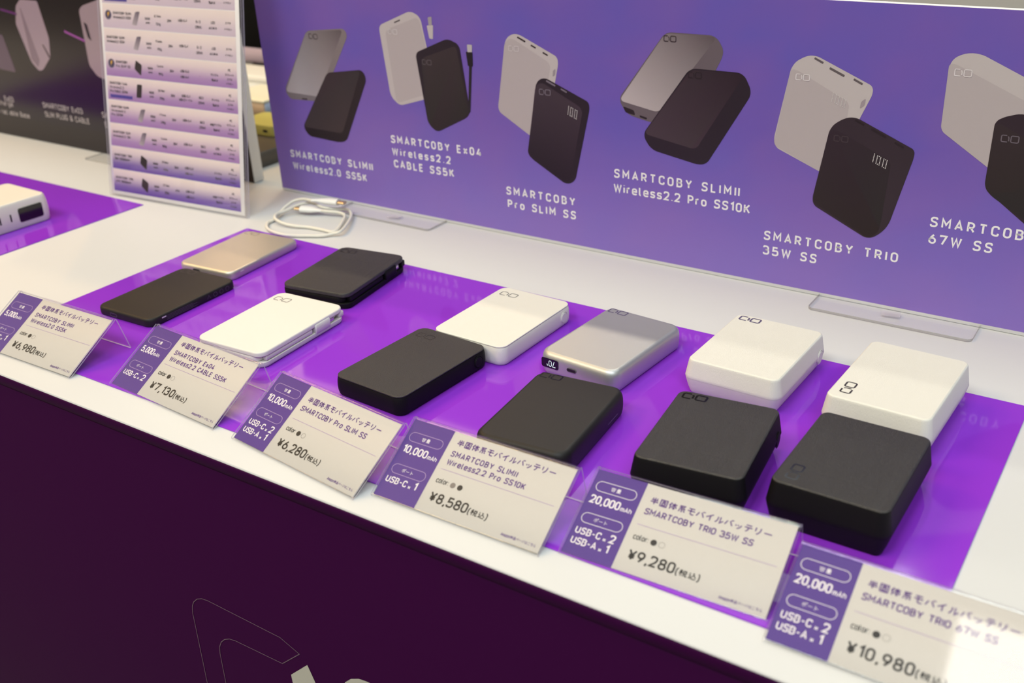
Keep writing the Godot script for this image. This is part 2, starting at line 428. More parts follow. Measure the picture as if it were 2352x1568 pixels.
const WIDE := {
	"半": "2,9.2 3,7.2;8,9.2 7,7.2;1,6 9,6;.3,3.4 9.7,3.4;5,9.8 5,0", "固": "1,.3 1,9.5! 9,9.5! 9,.3! 1,.3;2.4,7.2 7.6,7.2;5,8.8 5,5;3.2,5 6.8,5! 6.8,2! 3.2,2! 3.2,5",
	"体": "3,9.8 .4,5.2;1.9,7 1.9,0;3.2,7.6 9.8,7.6;6.5,9.8 6.5,0;6.3,7.4 3.2,2.6;6.7,7.4 9.8,2.6;4.8,2.2 8.2,2.2", "系": "8.8,9.4 1.6,8.8;5,8.9 2.4,6.6! 6.6,6.8;7.6,7.8 2,4.2! 8.8,4.6;7,5.8 8.8,3.8;5.1,4.2 5.1,0;2.8,2.8 1.2,.6;7.2,2.8 9,.6",
	"モ": "1.5,9 8.5,9;.6,5.6 9.4,5.6;4.4,9 4.4,.8 8.8,.8", "バ": "3,7.6 .6,1.6;6,7.8 9.2,1.4;7.2,9.6 7.9,8.2;8.8,9.9 9.5,8.5", "イ": "8.4,9.4 .8,4.4;5.4,7.2 5.4,0", "ル": "r2 3,9 3,4 .6,.6;6,9.4 6,.8! 9.6,4.4",
	"ッ": "1.6,5.6 2.4,3.6;4.4,6 5.1,4;r2 8.2,6 7.6,3 4,.2", "テ": "1.8,9.2 8.2,9.2;.6,6 9.4,6;r2 5.2,6 5,2.6 2.6,.2", "リ": "2,9.4 2,4;r3 7.6,9.6 7.6,4.4 3.8,.2", "ー": "0.6,5 9.4,5",
	"容": "5,10 5,8.6;.8,6.6 .8,8.4! 9.2,8.4! 9.2,6.6;3.6,7.6 1.8,5.6;6.4,7.6 8.2,5.6;5,6.2 .6,2.8;5,6.2 9.4,2.8;2.8,3 7.2,3! 7.2,.2! 2.8,.2! 2.8,3",
	"量": "2.4,9.8 7.6,9.8! 7.6,7.4! 2.4,7.4! 2.4,9.8;2.4,8.6 7.6,8.6;.4,6.4 9.6,6.4;2,5.4 8,5.4! 8,2.8! 2,2.8! 2,5.4;2,4.1 8,4.1;5,5.4 5,.2;1.8,1.5 8.2,1.5;.4,.2 9.6,.2",
	"ポ": ".8,7 8.4,7;4.8,9.6 4.8,0;2.6,5 1,2;7,5 8.8,2;r.8 o 8.2,8.2 8.2,9.8 9.8,9.8 9.8,8.2", "ト": "3,9.6 3,0;3,6 8.4,3.6",
	"税": "3.8,9.6 .8,8.8;.2,7 4.4,7;2.3,9 2.3,0;2.2,6.6 .2,3;2.5,6.4 4.3,4;5.8,9.8 6.4,8.2;9,9.8 8.2,8.2;5.4,7.8 9.2,7.8! 9.2,4.8! 5.4,4.8! 5.4,7.8;r2 6.4,4.8 6.2,2 4.6,.2;8,4.8 8,.6! 9.8,.6! 9.8,2",
	"込": "1,9.4 2.2,8;.4,6 2.2,6! 2.2,1.8! .4,.4;r2 2.2,1.8 4.4,.4 9.8,.4;5,9 6.6,9! 6.6,6.6 3.6,2.4;6.6,7 9.8,2.4",
	"製": "1,8.8 5.4,8.8;3.2,9.9 3.2,5.4;.6,7.4 5.8,7.4;1.2,5.6 1.2,6.5! 5.2,6.5! 5.2,5.6;7,9.4 7,6;9,9.8 9,5.4;.6,4.4 9.4,4.4;4.8,4.2 .6,1.6;3.4,2.8 3.4,.2;5.2,4 9.4,.2;8,3 6.4,2",
	"品": "3,9.8 7,9.8! 7,6! 3,6! 3,9.8;.8,4.6 4.4,4.6! 4.4,.2! .8,.2! .8,4.6;5.6,4.6 9.2,4.6! 9.2,.2! 5.6,.2! 5.6,4.6", "ペ": ".4,4.4 3.4,7.4! 9.6,1.6;r.8 o 7.2,7.4 7.2,9 8.8,9 8.8,7.4",
	"ジ": "1.6,8.8 3.4,7.6;.8,6 2.6,4.8;1.4,.6 9,6.4;6.6,9.4 7.2,8;8.4,9.8 9,8.4", "は": "1.4,9.2 1,4 1.6,.6;4,7 9.6,7;r1.5 7,9.4 7,1.4 4.4,.4 4.2,2.4 7,2.2 9.4,.6", "こ": "2,8.6 8,8.4;r2 1.4,3 1.8,.8 8.8,.8",
	"ち": "1,8 9,8;r2 4.4,9.8 2.4,3.8 6,5.4 9,3.6 8,.8 4,.2", "ら": "3.6,9.6 6.6,8.8;r2 2.4,7.4 1.8,3 6,5 8.8,3 7.6,.6 3.4,.2",
	"デ": "1.4,9.2 6.6,9.2;.6,6 9.4,6;r2 5.2,6 5,2.6 2.6,.2;7.4,9.8 8,8.4;9,10 9.6,8.6", "タ": "4.4,9.8 1,5.4;3.6,8.4 8.8,8.4! 6.6,3.4 1.8,.2;3.4,5.4 6.6,3.6", "ス": "1.2,8.8 8.4,8.8! 5.4,4.2 .6,.4;5.6,4 9.2,.4", "マ": ".8,8.6 9.2,8.6! 5,3.4;3,5 6,1.4",
	"ホ": ".8,7.4 9.2,7.4;5,9.8 5,0;2.6,5 1,2;7.4,5 9,2", "ヤ": "1,6.4 9,7.6! 7,4.6;3,9.4 5.6,0", "ン": "1.4,8.4 3.8,6.6;1.2,.8 9,7", "ブ": ".8,8.2 7.8,8.2! 6,3 1.8,.2;7.6,9.8 8.2,8.6;9,10 9.6,8.8", "レ": "2.4,9.4 2.4,.8! 9.2,5.2", "ケ": "3.4,9.6 .6,5;2.6,7.4 9.4,7.4;r2 6.6,7.4 6,3 3,.2",
	"表": "1.4,8.4 8.6,8.4;2,6.8 8,6.8;.4,5 9.6,5;5,9.8 5,5;4.6,5 .4,1.6;3,3.4 3,.2 5,1;5.2,4.8 9.6,.2;8,3.8 6.6,2.4", "示": "2,9 8,9;.4,6 9.6,6;5,6 5,0! 3.6,.4;2.6,4.2 .8,1.2;7.4,4.2 9.2,1.2", "灯": "2,9.6 2,4 .2,.2;2,4 3.6,1.6;.4,7.4 .8,5.6;3.6,8 3,6.2;4.6,8.6 9.8,8.6;7.4,8.6 7.4,.4! 5.8,.6",
	"液": ".8,9.2 2,8;.4,6 1.8,5;.4,.4 2.2,3.4;3.2,8.4 9.6,8.4;6.2,9.8 6.2,8.4;4.8,8 3,4;4.2,5.6 4.2,0;6.8,7.6 5,3.6;6.4,6.4 9,6.4! 5,.2;6.4,4 9.6,.2", "晶": "3,9.8 7,9.8! 7,5.6! 3,5.6! 3,9.8;3,7.7 7,7.7;.8,4.6 4.4,4.6! 4.4,.2! .8,.2! .8,4.6;.8,2.4 4.4,2.4;5.6,4.6 9.2,4.6! 9.2,.2! 5.6,.2! 5.6,4.6;5.6,2.4 9.2,2.4",
}

func draw_sign(st: SurfaceTool, strokes: String, org: Vector2, k: Vector2, hw: float, z: float, r0: float, col: Color) -> void:
	for s in strokes.split(";", false):
		var r := r0
		var closed := false
		var pts := PackedVector2Array()
		var sharp := {}
		for w in s.split(" ", false):
			if w == "o":
				closed = true
			elif w.begins_with("r"):
				r = float(w.substr(1))
			else:
				if w.ends_with("!"):
					sharp[pts.size()] = true
					w = w.left(-1)
				var q := w.split(",")
				pts.append(Vector2(float(q[0]), float(q[1])))
		var smooth := rounded(pts, r, closed, sharp)
		for i in smooth.size():
			smooth[i] = org + smooth[i] * k
		stroke(st, smooth, closed, hw, z, col)

func write(st: SurfaceTool, s: String, x: float, y: float, cap: float, col: Color, weight := 0.15, width := 0.0, z := 0.0, gap := 2.9) -> float:
	# latin signs stand on y with capitals cap high; width > 0 sets the line's length by the gaps, or by narrower signs
	var sw := weight * 10.0
	var ink_w := sw
	var wide := 0
	for i in s.length():
		if WIDE.has(s[i]):
			ink_w += 10.0
			wide += 1
		else:
			ink_w += float(LATIN.get(s[i], "3|").split("|")[0])
	var ky := cap / (10.0 + sw)
	var n := maxi(s.length() - 1, 1)
	var kx := ky * (1.22 if wide > n / 2 else (1.0 if wide > 0 else 1.18))
	if width > 0.0:
		kx = minf(kx, width / (ink_w + n * (1.3 if wide > n / 2 else 2.5)))
		gap = (width / kx - ink_w) / n
	elif wide > n / 2:
		gap = 1.4
	var at := x + sw / 2 * kx
	for i in s.length():
		var ch := s[i]
		if WIDE.has(ch):
			draw_sign(st, WIDE[ch], Vector2(at, y + sw / 2 * ky), Vector2(kx, ky), sw / 2 * ky * 0.8, z, 1.5, col)
			at += (10.0 + gap) * kx
		else:
			var g: PackedStringArray = LATIN.get(ch, "3|").split("|")
			draw_sign(st, g[1], Vector2(at, y + sw / 2 * ky), Vector2(kx, ky), sw / 2 * ky, z, 2.6, col)
			at += (float(g[0]) + gap) * kx
	return at - x

func lettering(called: String, lines: Array, parent: Node3D, m: Material, z: float) -> MeshInstance3D:
	# lines: [text, x, y, cap height, length or 0, weight] in millimetres
	var st := begin()
	for l in lines:
		write(st, l[0], l[1] * 0.001, l[2] * 0.001, l[3] * 0.001, Color.WHITE, l[5] if l.size() > 5 else 0.15, l[4] * 0.001, z)
	return part(called, st.commit(), m, parent)

# the maker's emblem: an open rounded square closed by a slanted bar, and a second rounded square; 17 x 7.4 units
func emblem(st: SurfaceTool, org: Vector2, k: float, hw: float, z: float, col := Color.WHITE) -> void:
	var t := func(a: Array) -> PackedVector2Array:
		var o := PackedVector2Array()
		for v in a:
			o.append(org + v * k)
		return o
	stroke(st, t.call(rounded(PackedVector2Array([Vector2(5.4, 7), Vector2(0.4, 7), Vector2(0.4, 0.4), Vector2(6.2, 0.4)]), 1.3, false)), false, hw, z, col)
	stroke(st, t.call(rounded(PackedVector2Array([Vector2(6.5, 6.2), Vector2(7.4, 4.9), Vector2(7.4, 1.3)]), 1.0, false)), false, hw, z, col)
	stroke(st, t.call(rounded(PackedVector2Array([Vector2(9.4, 0.4), Vector2(9.4, 7), Vector2(16.6, 7), Vector2(16.6, 0.4)]), 1.4, true)), true, hw, z, col)

# ------------------------------------------------------------------ lamps
func added_panel(at: Vector3, size: float, energy: float, c: Color, where: String) -> void:  # an unseen panel
	var t := thing("added_light", where, "ceiling light", Transform3D(Basis(), at), "added light panels")
	var glow := plain("panel_glow_" + str(c), Color(0.9, 0.9, 0.9), 0.5)
	glow.emission_enabled = true
	glow.emission = c
	glow.emission_energy_multiplier = 0.8
	var h := size / 2
	if at.y < 7.0:
		var sb := begin()
		tube_into(sb, PackedVector3Array([Vector3(0, 0.015, 0), Vector3(0, 8.0 - at.y - 0.002, 0)]), [0.012], 8)
		part("stem", sb.commit(), plain("spot_housing", lin(0.6, 0.6, 0.6), 0.4), t)
	part("frame", slab(Vector3(-h - 0.03, -0.01, -h - 0.03), Vector3(h + 0.03, 0.02, h + 0.03), 0.004), plain("lamp_frame", lin(0.7, 0.7, 0.7), 0.4), t)
	part("diffuser", slab(Vector3(-h, -0.022, -h), Vector3(h, -0.01, h), 0.002), glow, t)
	var l := AreaLight3D.new()
	l.name = "light"
	l.area_size = Vector2(size, size)
	l.light_energy = energy
	l.light_color = c
	l.shadow_enabled = true
	l.area_range = 20.0
	l.rotation.x = -PI / 2
	l.position.y = -0.03
	t.add_child(l, true)

func track_spot(at: Vector3, aim: Vector3, energy: float, c: Color, angle: float, label: String) -> void:
	var t := thing("track_spotlight", label, "spotlight", Transform3D(Basis(), at), "")
	var d := (aim - at).normalized()
	var st := begin()
	tube_into(st, PackedVector3Array([-d * 0.16, -d * 0.15, -d * 0.02, Vector3.ZERO]), [0.03, 0.045, 0.05, 0.05], 20)
	part("housing", st.commit(), plain("spot_housing", lin(0.6, 0.6, 0.6), 0.4), t)
	var sb := begin()
	tube_into(sb, PackedVector3Array([-d * 0.08, -d * 0.08 + Vector3(0, 8.0 - at.y - 0.002, 0)]), [0.009], 10)
	part("stem", sb.commit(), plain("spot_housing", lin(0.6, 0.6, 0.6), 0.4), t)
	var glow := plain("spot_glow_" + str(c), Color(0.9, 0.9, 0.9), 0.5)
	glow.emission_enabled = true
	glow.emission = c
	glow.emission_energy_multiplier = 8.0
	var sg := begin()
	tube_into(sg, PackedVector3Array([d * 0.001, d * 0.004]), [0.043], 20)
	part("lamp_face", sg.commit(), glow, t)
	var l := SpotLight3D.new()
	l.name = "light"
	l.light_color = c
	l.light_energy = energy
	l.spot_angle = angle
	l.spot_angle_attenuation = 0.6
	l.spot_range = 14.0
	l.spot_attenuation = 2.0
	l.light_size = 0.04
	l.shadow_enabled = true
	t.add_child(l, true)
	l.look_at_from_position(at + d * 0.012, at + d, Vector3.UP)

func counter_lamp(at: Vector3, sx: float, sz: float, energy: float, c: Color, label: String) -> void:
	var t := thing("pendant_light", label, "pendant lamp", Transform3D(Basis(), at))
	var glow := plain("pendant_glow_" + str(c), Color(0.9, 0.9, 0.9), 0.5)
	glow.emission_enabled = true
	glow.emission = c
	glow.emission_energy_multiplier = 2.0
	part("shade", slab(Vector3(-sx / 2 - 0.02, 0.0, -sz / 2 - 0.02), Vector3(sx / 2 + 0.02, 0.04, sz / 2 + 0.02), 0.006), plain("lamp_frame", lin(0.7, 0.7, 0.7), 0.4), t)
	part("diffuser", slab(Vector3(-sx / 2, -0.008, -sz / 2), Vector3(sx / 2, 0.0, sz / 2), 0.002), glow, t)
	var sb := begin()
	tube_into(sb, PackedVector3Array([Vector3(0, 0.03, 0), Vector3(0, 8.0 - at.y - 0.002, 0)]), [0.006], 8)
	part("stem", sb.commit(), plain("spot_housing", lin(0.6, 0.6, 0.6), 0.4), t)
	var l := AreaLight3D.new()
	l.name = "light"
	l.area_size = Vector2(sx, sz)
	l.light_energy = energy
	l.light_color = c
	l.shadow_enabled = true
	l.area_range = 20.0
	l.rotation.x = -PI / 2
	l.position.y = -0.012
	t.add_child(l, true)

# ------------------------------------------------------------------ setting
func hall() -> void:
	for w in [["floor", Vector3(-9, -0.1, -7), Vector3(7, 0, 8), 0.22], ["ceiling", Vector3(-9, 8.0, -7), Vector3(7, 8.1, 8), 0.18], ["wall_back", Vector3(-9, 0, -7.1), Vector3(7, 8, -7), 0.4],
			["wall_front", Vector3(-9, 0, 8), Vector3(7, 8, 8.1), 0.4], ["wall_left", Vector3(-9.1, 0, -7), Vector3(-9, 8, 8), 0.4], ["wall_right", Vector3(7, 0, -7), Vector3(7.1, 8, 8), 0.4]]:
		var o := part(w[0], slab(w[1], w[2], 0.002), plain("hall_" + w[0], lin(w[3], w[3] * 0.98, w[3] * 0.95), 0.7), self)
		o.set_meta("kind", "structure")

func counter() -> void:
	var t := thing("display_counter", "long white topped display island with a dark purple front panel under the price cards", "counter", Transform3D(Basis(), Vector3(0, 0, 0)))
	var white := plain("counter_white", lin(0.60, 0.612, 0.612), 0.5, 0.0, 0.35)
	part("tabletop", slab(Vector3(-3.4, TOP - 0.03, -1.75), Vector3(1.3, TOP, -0.3935), 0.0008), white, t)
	part("carcass", slab(Vector3(-3.38, 0.0, -1.73), Vector3(1.28, TOP - 0.03, -0.42), 0.002), plain("carcass", lin(0.3, 0.3, 0.3), 0.6), t)
	var dark := plain("panel_purple", lin(0.027, 0.0014, 0.030), 0.5, 0.0, 0.16)
	part("edge_strip", slab(Vector3(-3.4, TOP - 0.0085, -0.3935), Vector3(1.3, TOP - 0.0004, -0.3915), 0.0006), dark, t)
	var p := part("front_panel", slab(Vector3(-3.4, 0.0, -0.42), Vector3(1.3, TOP - 0.0095, -0.3922), 0.001), dark, t)
	# the large emblem: its first letter in outline, the others filled
	var st := begin()
	var o := Vector2(-0.574, TOP - 0.272)
	var add := func(a: Array, r: float, sharp := {}) -> PackedVector2Array:
		var q := PackedVector2Array()
		for v in a:
			q.append(o + v)
		return rounded(q, r, true, sharp)
	var c := [Vector2(0, 0), Vector2(0, 0.135), Vector2(0.097, 0.1335), Vector2(0.115, 0.1265), Vector2(0.095, 0.108), Vector2(0.024, 0.106), Vector2(0.024, 0.028), Vector2(0.108, 0.028), Vector2(0.128, 0)]
	stroke(st, add.call(c, 0.022, {2: true, 3: true, 4: true, 7: true, 8: true}), true, 0.00032, 0.0)
	part("logo_outline", st.commit(), plain("logo_line", lin(0.12, 0.07, 0.11), 0.5), p, Transform3D(Basis(), Vector3(0, 0, -0.3918)))
	var sf := begin()
	fill(sf, add.call([Vector2(0.1215, 0.1195), Vector2(0.1025, 0.101), Vector2(0.106, 0.04), Vector2(0.131, 0.02), Vector2(0.1315, 0.095)], 0.012, {0: true, 1: true, 3: true}), 0.0, Color.WHITE)
	stroke(sf, add.call([Vector2(0.164, 0.014), Vector2(0.164, 0.121), Vector2(0.277, 0.121), Vector2(0.277, 0.014)], 0.016), true, 0.0115, 0.0)
	part("logo_letters", sf.commit(), plain("logo_grey", lin(0.42, 0.41, 0.36), 0.5), p, Transform3D(Basis(), Vector3(0, 0, -0.3918)))

func sheets() -> void:
	var m := plain("purple_sheet", lin(0.255, 0.034, 0.58), 0.06)
	for s in [[-0.8412, -0.0600, "glossy purple acrylic sheet under the twelve battery packs"], [-1.70, -1.0115, "glossy purple sheet at the left under the white charger"]]:
		var o := part("acrylic_sheet", slab(Vector3(s[0], 0, -0.7375), Vector3(s[1], 0.001, -0.4250), 0.0002), m, self, Transform3D(Basis(), Vector3(0, TOP, 0)))
		tag(o, s[2], "sheet")

# ------------------------------------------------------------------ the banner with its printed pictures
func ink(r: float, g: float, b: float, k := 1.08) -> Color:
	var c := Color(r / 255.0, g / 255.0, b / 255.0).srgb_to_linear()
	return Color(minf(c.r * k, 0.85), minf(c.g * k, 0.85), minf(c.b * k, 0.85))

func banner_frame() -> Transform3D:
	var a := deg_to_rad(1.5)
	return Transform3D(Basis(Vector3(1, 0, 0), Vector3(0, cos(a), sin(a)), Vector3(0, -sin(a), cos(a))), Vector3(0, TOP + 0.0032, -0.857))

func picture(name_: String, shapes: Array, parent: Node3D, m: Material, z := 0.00025) -> void:
	# shapes: [points in mm, rounding in mm, ink, second ink or null, "from to" in mm]
	var st := begin()
	var k := 0
	for s in shapes:
		var p := rounded(pts_of(s[0]), s[1] * 0.001, true)
		if s.size() > 4:
			var e := pts_of(s[4])
			fill(st, p, z + k * 0.00002, s[2], s[3], e[0], e[1])
		else:
			fill(st, p, z + k * 0.00002, s[2])
		k += 1
	part(name_, st.commit(), m, parent)

func dots(st: SurfaceTool, o: Vector2, ux: Vector2, uy: Vector2, col: Color, z: float) -> void:
	# a dot-matrix read-out of "100"
	for row in 7:
		for c in 9:
			if c % 2 == 0 or (c in [3, 7] and row in [0, 6]):
				fill(st, disc_pts(o + ux * (c / 8.0) + uy * (row / 6.0), 0.00042, 6), z, col)

func banner() -> void:
	var t := thing("product_banner", "long purple banner with printed pictures and names of six battery packs, standing behind the packs", "banner", banner_frame())
	part("board", slab(Vector3(-0.905, -0.0028, -0.005), Vector3(0.14, 0.2490, 0), 0.0004), plain("banner_board", lin(0.78, 0.78, 0.78), 0.5), t)
	# the ground: violet clouds, pinker at the left, lighter towards the bottom
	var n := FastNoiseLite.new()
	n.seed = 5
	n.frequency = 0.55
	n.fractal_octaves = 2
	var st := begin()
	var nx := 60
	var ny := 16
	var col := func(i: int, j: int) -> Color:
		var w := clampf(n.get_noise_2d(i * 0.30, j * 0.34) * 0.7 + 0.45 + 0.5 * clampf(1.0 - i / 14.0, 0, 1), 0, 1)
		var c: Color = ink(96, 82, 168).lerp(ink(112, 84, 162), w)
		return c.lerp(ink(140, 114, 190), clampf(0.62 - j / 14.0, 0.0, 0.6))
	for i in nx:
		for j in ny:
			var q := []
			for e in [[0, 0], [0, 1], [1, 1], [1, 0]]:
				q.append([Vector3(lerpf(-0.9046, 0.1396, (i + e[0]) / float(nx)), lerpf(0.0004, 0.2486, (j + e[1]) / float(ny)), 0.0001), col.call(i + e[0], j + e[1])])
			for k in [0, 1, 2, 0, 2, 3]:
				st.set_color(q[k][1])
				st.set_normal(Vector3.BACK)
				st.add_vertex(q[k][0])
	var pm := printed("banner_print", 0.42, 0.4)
	part("banner_ground", st.commit(), pm, t)
	var white := plain("banner_lettering", lin(0.80, 0.78, 0.80), 0.45)
	for l in [
		[["SMARTCOBY SLIMⅡ", -883, 41.2, 8.7, 125, 0.235], ["Wireless2.0 SS5K", -881.5, 27.0, 8.7, 113, 0.235]],
		[["SMARTCOBY Ex04", -728, 77, 8.7, 119, 0.235], ["Wireless2.2", -728, 63.5, 8.5, 79, 0.235], ["CABLE SS5K", -727, 49.8, 8.7, 81, 0.235]],
		[["SMARTCOBY", -581, 41.2, 8.7, 81.5, 0.225], ["Pro SLIM SS", -580, 27.2, 8.7, 81, 0.225]],
		[["SMARTCOBY SLIMⅡ", -456.5, 77, 8.7, 126, 0.21], ["Wireless2.2 Pro SS10K", -457, 62.6, 8.7, 137, 0.21]],
		[["SMARTCOBY TRIO", -306, 41, 8.7, 117, 0.21], ["35W SS", -306, 27, 8.7, 49, 0.21]],
		[["SMARTCOBY TRIO", -168, 77, 8.7, 117, 0.21], ["67W SS", -167.5, 62.6, 8.7, 49, 0.21]]]:
		lettering("lettering", l, t, white, 0.00025)
	var sil0 := ink(98, 88, 92)
	var sil1 := ink(166, 156, 158)
	var blk := ink(52, 42, 47)
	var blk2 := ink(38, 30, 36)
	var wht := ink(168, 158, 160)
	var wht2 := ink(178, 170, 170)
	picture("printed_power_bank", [["-832,188 -777,194 -773,187 -822,112 -871,110 -877,120", 5, ink(120, 110, 112)], ["-832,187 -779,192.5 -826,117 -876,118", 5, sil1, sil0, "-850,120 -790,190"], ["-852,113 -844,113.3 -844,111.6 -852,111.4", .6, blk]], t, pm)
	picture("printed_power_bank", [["-809,145 -758,152.5 -753,143 -792,71 -803,68 -849,70 -856,80", 5, blk2], ["-809,145 -760,151.5 -797,79 -855,80", 5, ink(62, 50, 54), blk, "-840,85 -780,150"]], t, pm, 0.00035)
	picture("printed_power_bank", [["-729,200 -686,217 -674,212 -660,134 -711,119 -722,128", 5, wht2], ["-721,196 -676,212 -661,139 -715,121", 6, wht], ["-708,205 -700,208 -700,206.5 -708,203.5", .6, ink(80, 74, 76)], ["-663.5,184 -660,184 -660,150 -663.5,150", .6, wht2], ["-666.5,204 -658.5,205 -660,191 -664.5,191.5", 1, wht2], ["-664.5,212 -659.5,213 -660,204.5 -664,204", .8, ink(150, 142, 146)]], t, pm)
	picture("printed_power_bank", [["-684,176 -642,193 -628,188 -620,122 -624,116 -664,96 -675,104", 5, ink(40, 32, 38)], ["-677,171 -632,187 -622,120 -664,97 -675,105", 5, ink(50, 41, 44), ink(38, 32, 34), "-660,170 -650,105"], ["-617.5,170 -614,170 -619.5,122 -622.5,120", .8, ink(34, 28, 34)], ["-620.5,182 -612.5,182 -613,168 -619,168", 1, ink(32, 26, 32)], ["-618.5,189 -612.5,189 -613,182 -618.5,181.5", .8, ink(172, 166, 168)]], t, pm, 0.00035)
	picture("printed_power_bank", [["-573,198 -564,203 -557,202.5 -516,185 -515,179 -533,99 -549,106 -586,128", 5, wht2], ["-574,195 -566,199 -523,178 -540,101 -586,127", 5, wht], ["-560,199.5 -551,195.5 -550,197 -559,200.8", .5, blk], ["-545,193 -539.5,190.6 -538.8,192 -544.2,194.4", .5, blk], ["-532,187.2 -526.4,184.8 -525.8,186.2 -531.4,188.6", .5, blk], ["-521,172 -518,174 -518.5,168 -521.5,166", 1.2, ink(140, 132, 138)]], t, pm)
	picture("printed_power_bank", [["-540,160 -531,165 -483,146 -482,140 -499,67 -509,62 -548,83 -553,88", 5, ink(38, 28, 38)], ["-541,156 -534,160 -489,139 -506,63 -553,86", 6, ink(58, 46, 56), ink(36, 26, 36), "-510,140 -530,75"], ["-529,161 -519,157 -518.6,158.6 -528.6,162.6", .5, ink(110, 100, 112)], ["-513,154.8 -506.6,152.2 -506.2,153.6 -512.6,156.2", .5, ink(110, 100, 112)]], t, pm, 0.00035)
	picture("printed_power_bank", [["-406,215 -359,215 -352,204 -352.5,198 -382,136 -418,134 -443,139 -452,152", 6, ink(96, 86, 92)], ["-406,214 -358,214 -411,144 -451,151", 5, sil1, sil0, "-425,150 -375,214"], ["-447,146 -436,143.5 -434.5,138.8 -444.5,140.6", 1.4, blk2], ["-430,139.6 -422.5,138 -423,136.2 -430,137.8", .7, blk2]], t, pm)
	picture("printed_power_bank", [["-382,186 -333,186 -326,173 -326,167 -363,103 -371,101 -418,109 -427,122", 6, ink(38, 28, 38)], ["-381,185 -332,185 -374,114.5 -425.5,123", 5, ink(64, 50, 58), ink(46, 34, 42), "-410,125 -350,185"]], t, pm, 0.00035)
	picture("printed_power_bank", [["-292,196 -284,203 -274,206 -225,185 -224.5,179 -236,150 -244,103 -301,126 -303,133", 6, wht2], ["-292.5,193 -287,192.5 -242,170 -247,104 -303,128", 4, wht], ["-274,202.4 -266.5,199 -265.8,200.6 -273.4,204", .5, ink(90, 82, 86)], ["-261,195.4 -248.6,190 -248,191.8 -260.4,197.2", .5, ink(90, 82, 86)], ["-241,188.4 -233.6,185 -233,186.6 -240.4,190", .5, ink(90, 82, 86)], ["-233,172 -229.4,175 -230,169 -233.6,166", 1.4, ink(146, 136, 142)]], t, pm)
	picture("printed_power_bank", [["-256,148 -249,155 -238,160 -187,138 -187,132 -200,73 -205,65 -215,57 -264,80 -265.5,86", 6, ink(48, 37, 46)], ["-256,146 -250,147 -204,126 -207,66 -215,58 -265.5,83", 4, ink(46, 36, 40), ink(38, 32, 32), "-235,140 -215,65"], ["-236.6,156 -228.8,152.6 -228.2,154.2 -236,157.6", .5, blk2], ["-223,150 -210.6,144.6 -210,146.4 -222.4,151.8", .5, blk2], ["-203.6,141.4 -196,138 -195.4,139.6 -203,143", .5, blk2]], t, pm, 0.00035)
	picture("printed_power_bank", [["-170,209 -163,215 -151,217 -75,183 -73,176 -84,120 -94,110 -167,154 -170,159", 6, wht2], ["-170.5,207 -166,207.5 -90,174 -96,108 -170,156", 4, wht]], t, pm)
	picture("printed_power_bank", [["-132,167 -127,171 -113,176 -50,147 -49,140 -62,84 -76,74 -127,111 -132,117", 6, ink(46, 36, 44)], ["-132,165 -128,166 -66,136 -70,76 -127,110 -132,116", 4, ink(46, 37, 40), ink(38, 32, 32), "-110,150 -100,100"]], t, pm, 0.00035)
	for e in [[-0.5045, 0.1400, 0.0092, -0.0035, -0.0012, -0.0078, 205], [-0.2178, 0.1310, 0.0105, -0.0042, -0.0008, -0.0066, 205], [-0.2558, 0.1768, 0.0105, -0.0042, -0.0008, -0.0066, 194]]:
		var sd := begin()
		dots(sd, Vector2(e[0], e[1]), Vector2(e[2], e[3]), Vector2(e[4], e[5]), ink(e[6], e[6] - 4, e[6] - 4), 0.0005)
		part("printed_dots", sd.commit(), pm, t)
	for e in [[-0.4075, 0.2070, 0.7, 60, 50, 56], [-0.3835, 0.1775, 0.75, 38, 28, 34], [-0.288, 0.1845, 0.7, 200, 194, 196], [-0.166, 0.1985, 0.75, 200, 194, 196], [-0.1260, 0.1525, 0.75, 96, 88, 96], [-0.676, 0.1650, 0.7, 84, 76, 80], [-0.717, 0.1925, 0.7, 190, 184, 186], [-0.537, 0.1480, 0.75, 110, 100, 112], [-0.570, 0.1865, 0.7, 190, 182, 184], [-0.829, 0.1800, 0.75, 78, 68, 72], [-0.2520, 0.1375, 0.7, 62, 52, 58]]:
		var se := begin()
		emblem(se, Vector2(e[0], e[1]), 0.001 * e[2], 0.0004, 0.0005, ink(e[3], e[4], e[5]))
		part("printed_emblem", se.commit(), pm, t)
	for x in [-0.795, -0.2516]:
		banner_foot(t, Vector3(x, TOP, -0.800), 0.0024)
	for tp in [[-0.720, -0.8405], [-0.186, -0.8440]]:
		var tm := plain("tape", Color(0.84, 0.83, 0.84, 0.35), 0.32)
		tm.transparency = BaseMaterial3D.TRANSPARENCY_ALPHA
		var s := part("clear_tape", slab(Vector3(-0.0075, 0, -0.005), Vector3(0.0075, 0.0002, 0.005), 0.00005), tm, self, Transform3D(Basis(Vector3.UP, 0.15), Vector3(tp[0], TOP + 0.0026, tp[1])))
		tag(s, "small strip of tape on the acrylic foot %s" % ("right of the coiled cable" if tp[0] < -0.5 else "below the right part of the banner"), "tape")

